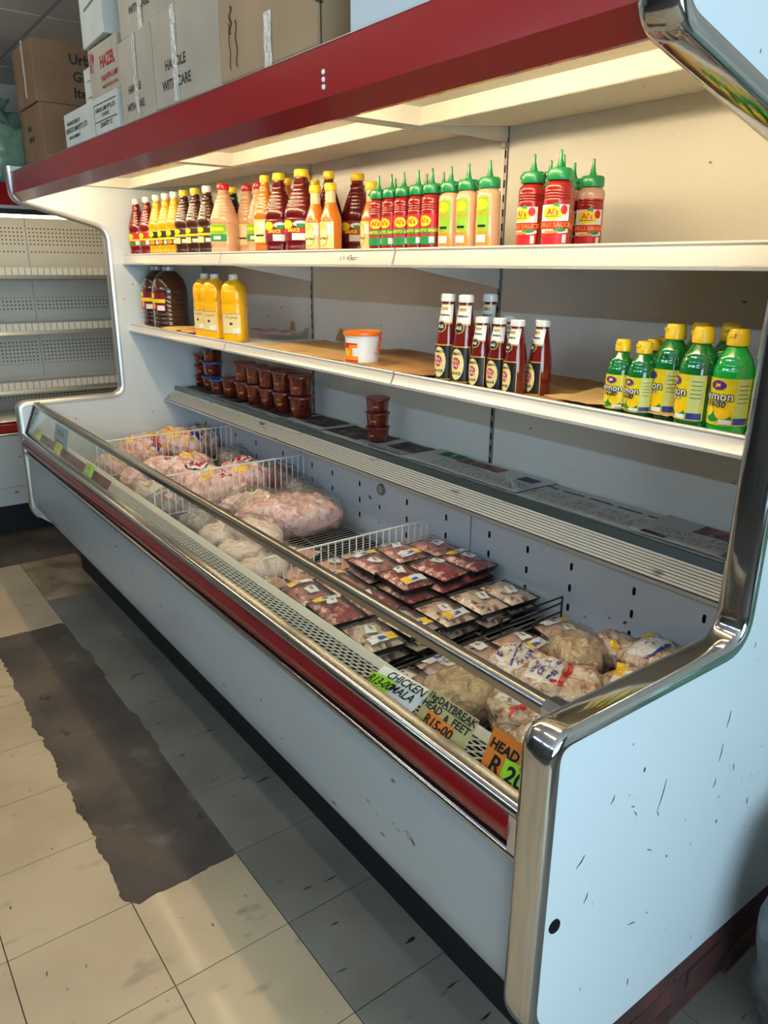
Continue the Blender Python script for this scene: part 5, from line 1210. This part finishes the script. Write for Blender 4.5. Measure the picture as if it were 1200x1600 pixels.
# ================================================================== CARTONS ON TOP OF THE CASE
CT = 2.0605
tape_m = M('clear_tape', (206, 206, 196), .12, coat=.8, bump=(60, .8)); seam_m = M('carton_seam', (70, 56, 42), .8); c_ink = M('carton_ink', (40, 38, 36), .8); c_red = M('carton_red_ink', (150, 40, 44), .8); tear_m = M('carton_tear', (66, 46, 32), .9)
def carton_mat(nm, c, c2): return M(nm, c, .8, col2=c2, nscale=5.0, lo=.4, hi=.7, bump=(80, .06, (1, 1, .1)))
KR = carton_mat('carton_kraft', (158, 136, 106), (146, 124, 96)); PL = carton_mat('carton_pale', (166, 160, 144), (154, 148, 132)); WH = carton_mat('carton_white', (190, 196, 190), (178, 184, 178)); DK = carton_mat('carton_brown', (128, 100, 72), (112, 86, 62))
def carton(label, x0, x1, y0, d, z0, z1, mat, marks=(), rz=0.0, tape=None, seam=True, side=None, group='cartons stacked on the canopy', rx=0.0):
    w = x1-x0; h = z1-z0
    t = thing('carton', label, 'carton', ((x0+x1)/2, y0+d/2, z0), rz, group, rx)
    b = MB().box(-w/2, w/2, -d/2, d/2, 0, h).build('carton_body', mat, t, local=True, bevel=.004)
    f = -d/2
    if seam:
        MB().box(-w/2+.001, w/2-.001, -.0015, .0015, h-.001, h+.0008).build('flap_seam', seam_m, t, local=True)
    if tape is not None:
        tp = rect_shape(.035, tape[2], 3, 10, 0)
        mb = on_plane(tp, (tape[0], f, tape[1]), (1, 0, 0), (0, 0, 1), .0012)
        mb.v = [(x + .004*noise.noise(Vector((z*30, 1, tape[0]))), y - .0015*abs(noise.noise(Vector((x*90, z*60, 2)))), z) for x, y, z in mb.v]
        flat_obj('tape', mb, tape_m, t)
    for nm, sh, (cx, cz), rot, m in marks:
        vs, fs = sh; c, s = math.cos(rot), math.sin(rot)
        flat_obj(nm, on_plane(([(x*c-y*s, x*s+y*c) for x, y in vs], fs), (cx*w-w/2, f, cz*h), (1, 0, 0), (0, 0, 1), .0009), m, t)
    for nm, sh, (cy, cz), m in (side or ()):
        flat_obj(nm, on_plane(sh, (w/2, cy*d-d/2, cz*h), (0, 1, 0), (0, 0, 1), .0009), m, t)
    return t
def CTX(s, size, b=.0008): return text_shape(s, size, b, .05)
HWC = lambda cx, cz, s=.030: [('lettering', CTX('HANDLE', s), (cx, cz), 0, c_ink), ('lettering', CTX('WITH CARE', s), (cx, cz-.21), 0, c_ink)]
carton('large brown carton with torn tape above the red fascia screws', -1.337, -.885, .200, .36, CT, CT+.36, KR, [('tear', wave(.060, .010, .006, 10, 2), (.14, .35), 1.5, tear_m), ('tear', wave(.10, .006, .004, 10, 2), (.20, .20), 1.6, tear_m), ('tear', wave(.10, .004, .003, 10, 2), (.12, .20), 1.6, tear_m)], 0, (.02, .045, .12),
       side=[('crease', rect_shape(.004, .36, 1, 4), (.03, .5), seam_m), ('scuff', rect_shape(.02, .004, 2, 1), (.0+.02, .22), seam_m)])
carton('pale HANDLE WITH CARE carton, lower one beside the big brown carton', -1.778, -1.350, .200, .34, CT, CT+.235, PL, HWC(.36, .42, .036), .02, (-.06, .12, .235))
carton('pale HANDLE WITH CARE carton, lower left one with taped seam', -2.100, -1.790, .205, .34, CT, CT+.235, PL, HWC(.44, .38, .030), -.02, (.0, .12, .235))
carton('pale carton lying above the lower right HANDLE WITH CARE carton', -1.765, -1.360, .215, .34, CT+.2375, CT+.52, PL, [], -.02, (-.02, .03, .06))
carton('pale HANDLE WITH CARE carton in the upper row with tape', -2.075, -1.775, .215, .34, CT+.2375, CT+.50, PL, HWC(.55, .45, .030), .03, (.02, .13, .26))
pw = 2.755-2.12
carton('low white lamp carton with printed address at the canopy edge', -2.755, -2.125, .200, .30, CT, CT+.115, WH,
       [('lettering', CTX('MANUFACTURED BY', .018, .0004), (.20, .66), 0, c_ink), ('lettering', CTX('KAROOS LAMP (PTY) LTD', .024, .0006), (.25, .46), 0, c_ink), ('lettering', CTX('MADE IN GERMANY', .016, .0004), (.20, .24), 0, c_ink),
        ('frame', rect_shape(.24, .003, 2, 1), (.80, .80), 0, c_ink), ('frame', rect_shape(.24, .003, 2, 1), (.80, .34), 0, c_ink), ('lettering', CTX('KAROOS LAMP (PTY) LTD', .018, .0005), (.80, .64), 0, c_ink), ('lettering', CTX('CONTENTS', .015, .0004), (.80, .48), 0, c_ink), ('lettering', CTX('QUANTITY 12', .02, .0006), (.80, .22), 0, c_ink), ('frame', rect_shape(.003, .09, 1, 2), (.61, .40), 0, c_ink)], 0, None)
carton('white carton with red HAZEL lettering above the low white carton', -2.430, -2.125, .215, .28, CT+.1175, CT+.2775, PL,
       [('lettering', CTX('HAZEL', .050, .002), (.66, .62), 0, c_red), ('lettering', CTX('PARAFFIN LAMP', .024, .0006), (.70, .32), 0, c_red), ('lettering', CTX('MADE IN HONG KONG', .015, .0004), (.70, .16), 0, c_red), ('fragile_mark', rect_shape(.008, .06, 1, 2), (.07, .72), 0, c_red), ('fragile_mark', rect_shape(.008, .06, 1, 2), (.12, .72), 0, c_red), ('fragile_mark', disc_shape(.022, .03, 10, 2), (.18, .80), 0, c_red), ('fragile_mark', rect_shape(.003, .05, 1, 2), (.18, .62), 0, c_red)], .0, None)
carton('small white carton with ruled label between brown cartons and the lamp carton', -2.600, -2.440, .245, .24, CT+.1175, CT+.250, WH,
       [('frame', rect_shape(.11, .003, 2, 1), (.60, .66), 0, c_ink), ('lettering', CTX('LAMP', .022, .0006), (.66, .50), 0, c_ink), ('frame', rect_shape(.11, .003, 2, 1), (.60, .26), 0, c_ink), ('lettering', CTX('QTY 12', .018, .0006), (.66, .14), 0, c_ink)])
carton('tilted white lamp carton on top of the red lettered carton', -2.440, -2.170, .200, .30, CT+.2825, CT+.52, WH, [('lettering', CTX('KAROOS', .022, .0006), (.5, .76), .05, c_ink), ('lettering', CTX('LAMP (PTY) LTD', .020, .0005), (.52, .62), .05, c_ink), ('lettering', CTX('MADE IN HONG KONG', .014, .0004), (.5, .46), .05, c_ink)], -.05)
SIDE1 = [('lettering', CTX('Urber', .055, .0016), (.52, .74), c_ink), ('lettering', CTX('Glass', .055, .0016), (.52, .46), c_ink), ('lettering', CTX('Items', .055, .0016), (.52, .20), c_ink), ('flap_seam', rect_shape(.004, .23, 1, 2), (.5, .5), M('carton_tape_brown', (150, 124, 92), .5))]
SIDE2 = [('lettering', CTX('Clay', .042, .0014), (.44, .60), c_ink), ('lettering', CTX('Pots', .042, .0014), (.44, .38), c_ink), ('lettering', CTX('Blue', .042, .0014), (.44, .18), c_ink)]
carton('brown carton with dark side lettering, upper of the far pair', -3.430, -3.105, .195, .42, CT+.2175, CT+.455, DK, [], .0, (.02, .14, .22), side=SIDE1)
carton('brown carton, lower of the far pair at the canopy end', -3.425, -3.095, .200, .42, CT, CT+.2150, DK, [('lettering', CTX('THIS', .03), (.4, .6), 0, c_ink), ('lettering', CTX('SIDE UP', .026), (.45, .4), 0, c_ink)], .01, None, side=SIDE2)
carton('smooth pale blue carton at the near end of the canopy', -.770, -.500, .205, .40, CT, CT+.40, M('carton_blue', (186, 204, 214), .6), [('scuff', wave(.03, .002, .002, 8, 1), (.55, .12), .1, c_ink)], 0, None, False)
carton('grey carton behind the pale blue one on the canopy', -.470, -.200, .290, .40, CT, CT+.30, M('carton_grey', (110, 112, 112), .8), [], 0, None, False)

# things on top of the other case
def plastic_bag(label, mat, loc, dims, seed, amp=.4, cat='plastic bag', knot=True, rz=0.0):
    t = thing('plastic_bag', label, cat, loc, rz)
    vs, fs = blob(*dims, seed, amp, 44, 30, crease=3.0)
    MB().add(vs, fs).build('bag_body', mat, t, local=True, smooth=True, ang=80)
    if knot:
        n = 12; vv = []
        for k in range(6):
            f = k/5; rr = .05-.03*f + .05*max(0, f-.5)*2
            for i in range(n):
                a = 2*math.pi*i/n; q = rr*(1+.25*math.sin(a*4+seed)); vv.append((q*math.cos(a), q*math.sin(a), dims[2]*.84 + f*.10))
        MB().add(vv, [(k*n+i, k*n+(i+1) % n, (k+1)*n+(i+1) % n, (k+1)*n+i) for k in range(5) for i in range(n)]).build('gathered_neck', mat, t, local=True, smooth=True, ang=80)
    return t
gbag = M('bag_mint', (132, 168, 146), .3, coat=.4, col2=(100, 140, 122), nscale=6.0, bump=(14, .8))
plastic_bag('pale green plastic bag on top of the other case', gbag, (-4.56, .335, 2.0605), (.34, .30, .42), 41)
carton('dark brown carton behind the green bag on the other case', -4.90, -4.52, .56, .40, 2.0605, 2.24, DK, [], 0, None, group='cartons on the other case')

# ================================================================== BEHIND THE NEAR END
pier = thing('brick_pier', 'low pier of old red bricks propping up the near end panel', 'brick pier', (-.045, .63, 0))
brick_m = M('old_brick', (88, 46, 38), .85, col2=(62, 36, 32), nscale=9.0, lo=.4, hi=.65, bump=(50, .5), specks=[((140, 126, 114), 20.0, .66, .80, (1, .4, 1.4))])
mort = M('mortar_grey', (120, 114, 108), .9, bump=(60, .5))
bme = MB().box(-.052, .052, -.108, .108, 0, .060).mesh('brick', brick_m, bevel=.004)
for cz in range(3):
    for k in range(3):
        y = .42 + k*.220 + (.05 if cz == 1 else 0); rnd = random.Random(cz*5+k)
        o = put('brick', bme, pier, Vector((-.046+rnd.uniform(-.004, .006), y, .0045+cz*.0625)) - WORLD_OFF(pier)); o.rotation_euler = (0, 0, rnd.uniform(-.03, .03))
MB().box(-.088, -.002, .33, .96, .064, .067).build('mortar_bed', mort, pier)
MB().box(-.088, -.002, .31, .92, .1265, .1295).build('mortar_bed', mort, pier)
greybag = M('bag_dusty', (112, 114, 114), .4, coat=.15, col2=(90, 92, 92), nscale=5.0, bump=(16, .7))
plastic_bag('dusty translucent sack standing on the floor beside the brick pier', greybag, (.295, .80, .0045), (.40, .42, .62), 51, .20, 'sack', False)
plastic_bag('pale green bag resting on the dusty sack at the photo edge', gbag, (.33, .93, .625), (.40, .40, .46), 52, .22, knot=False)
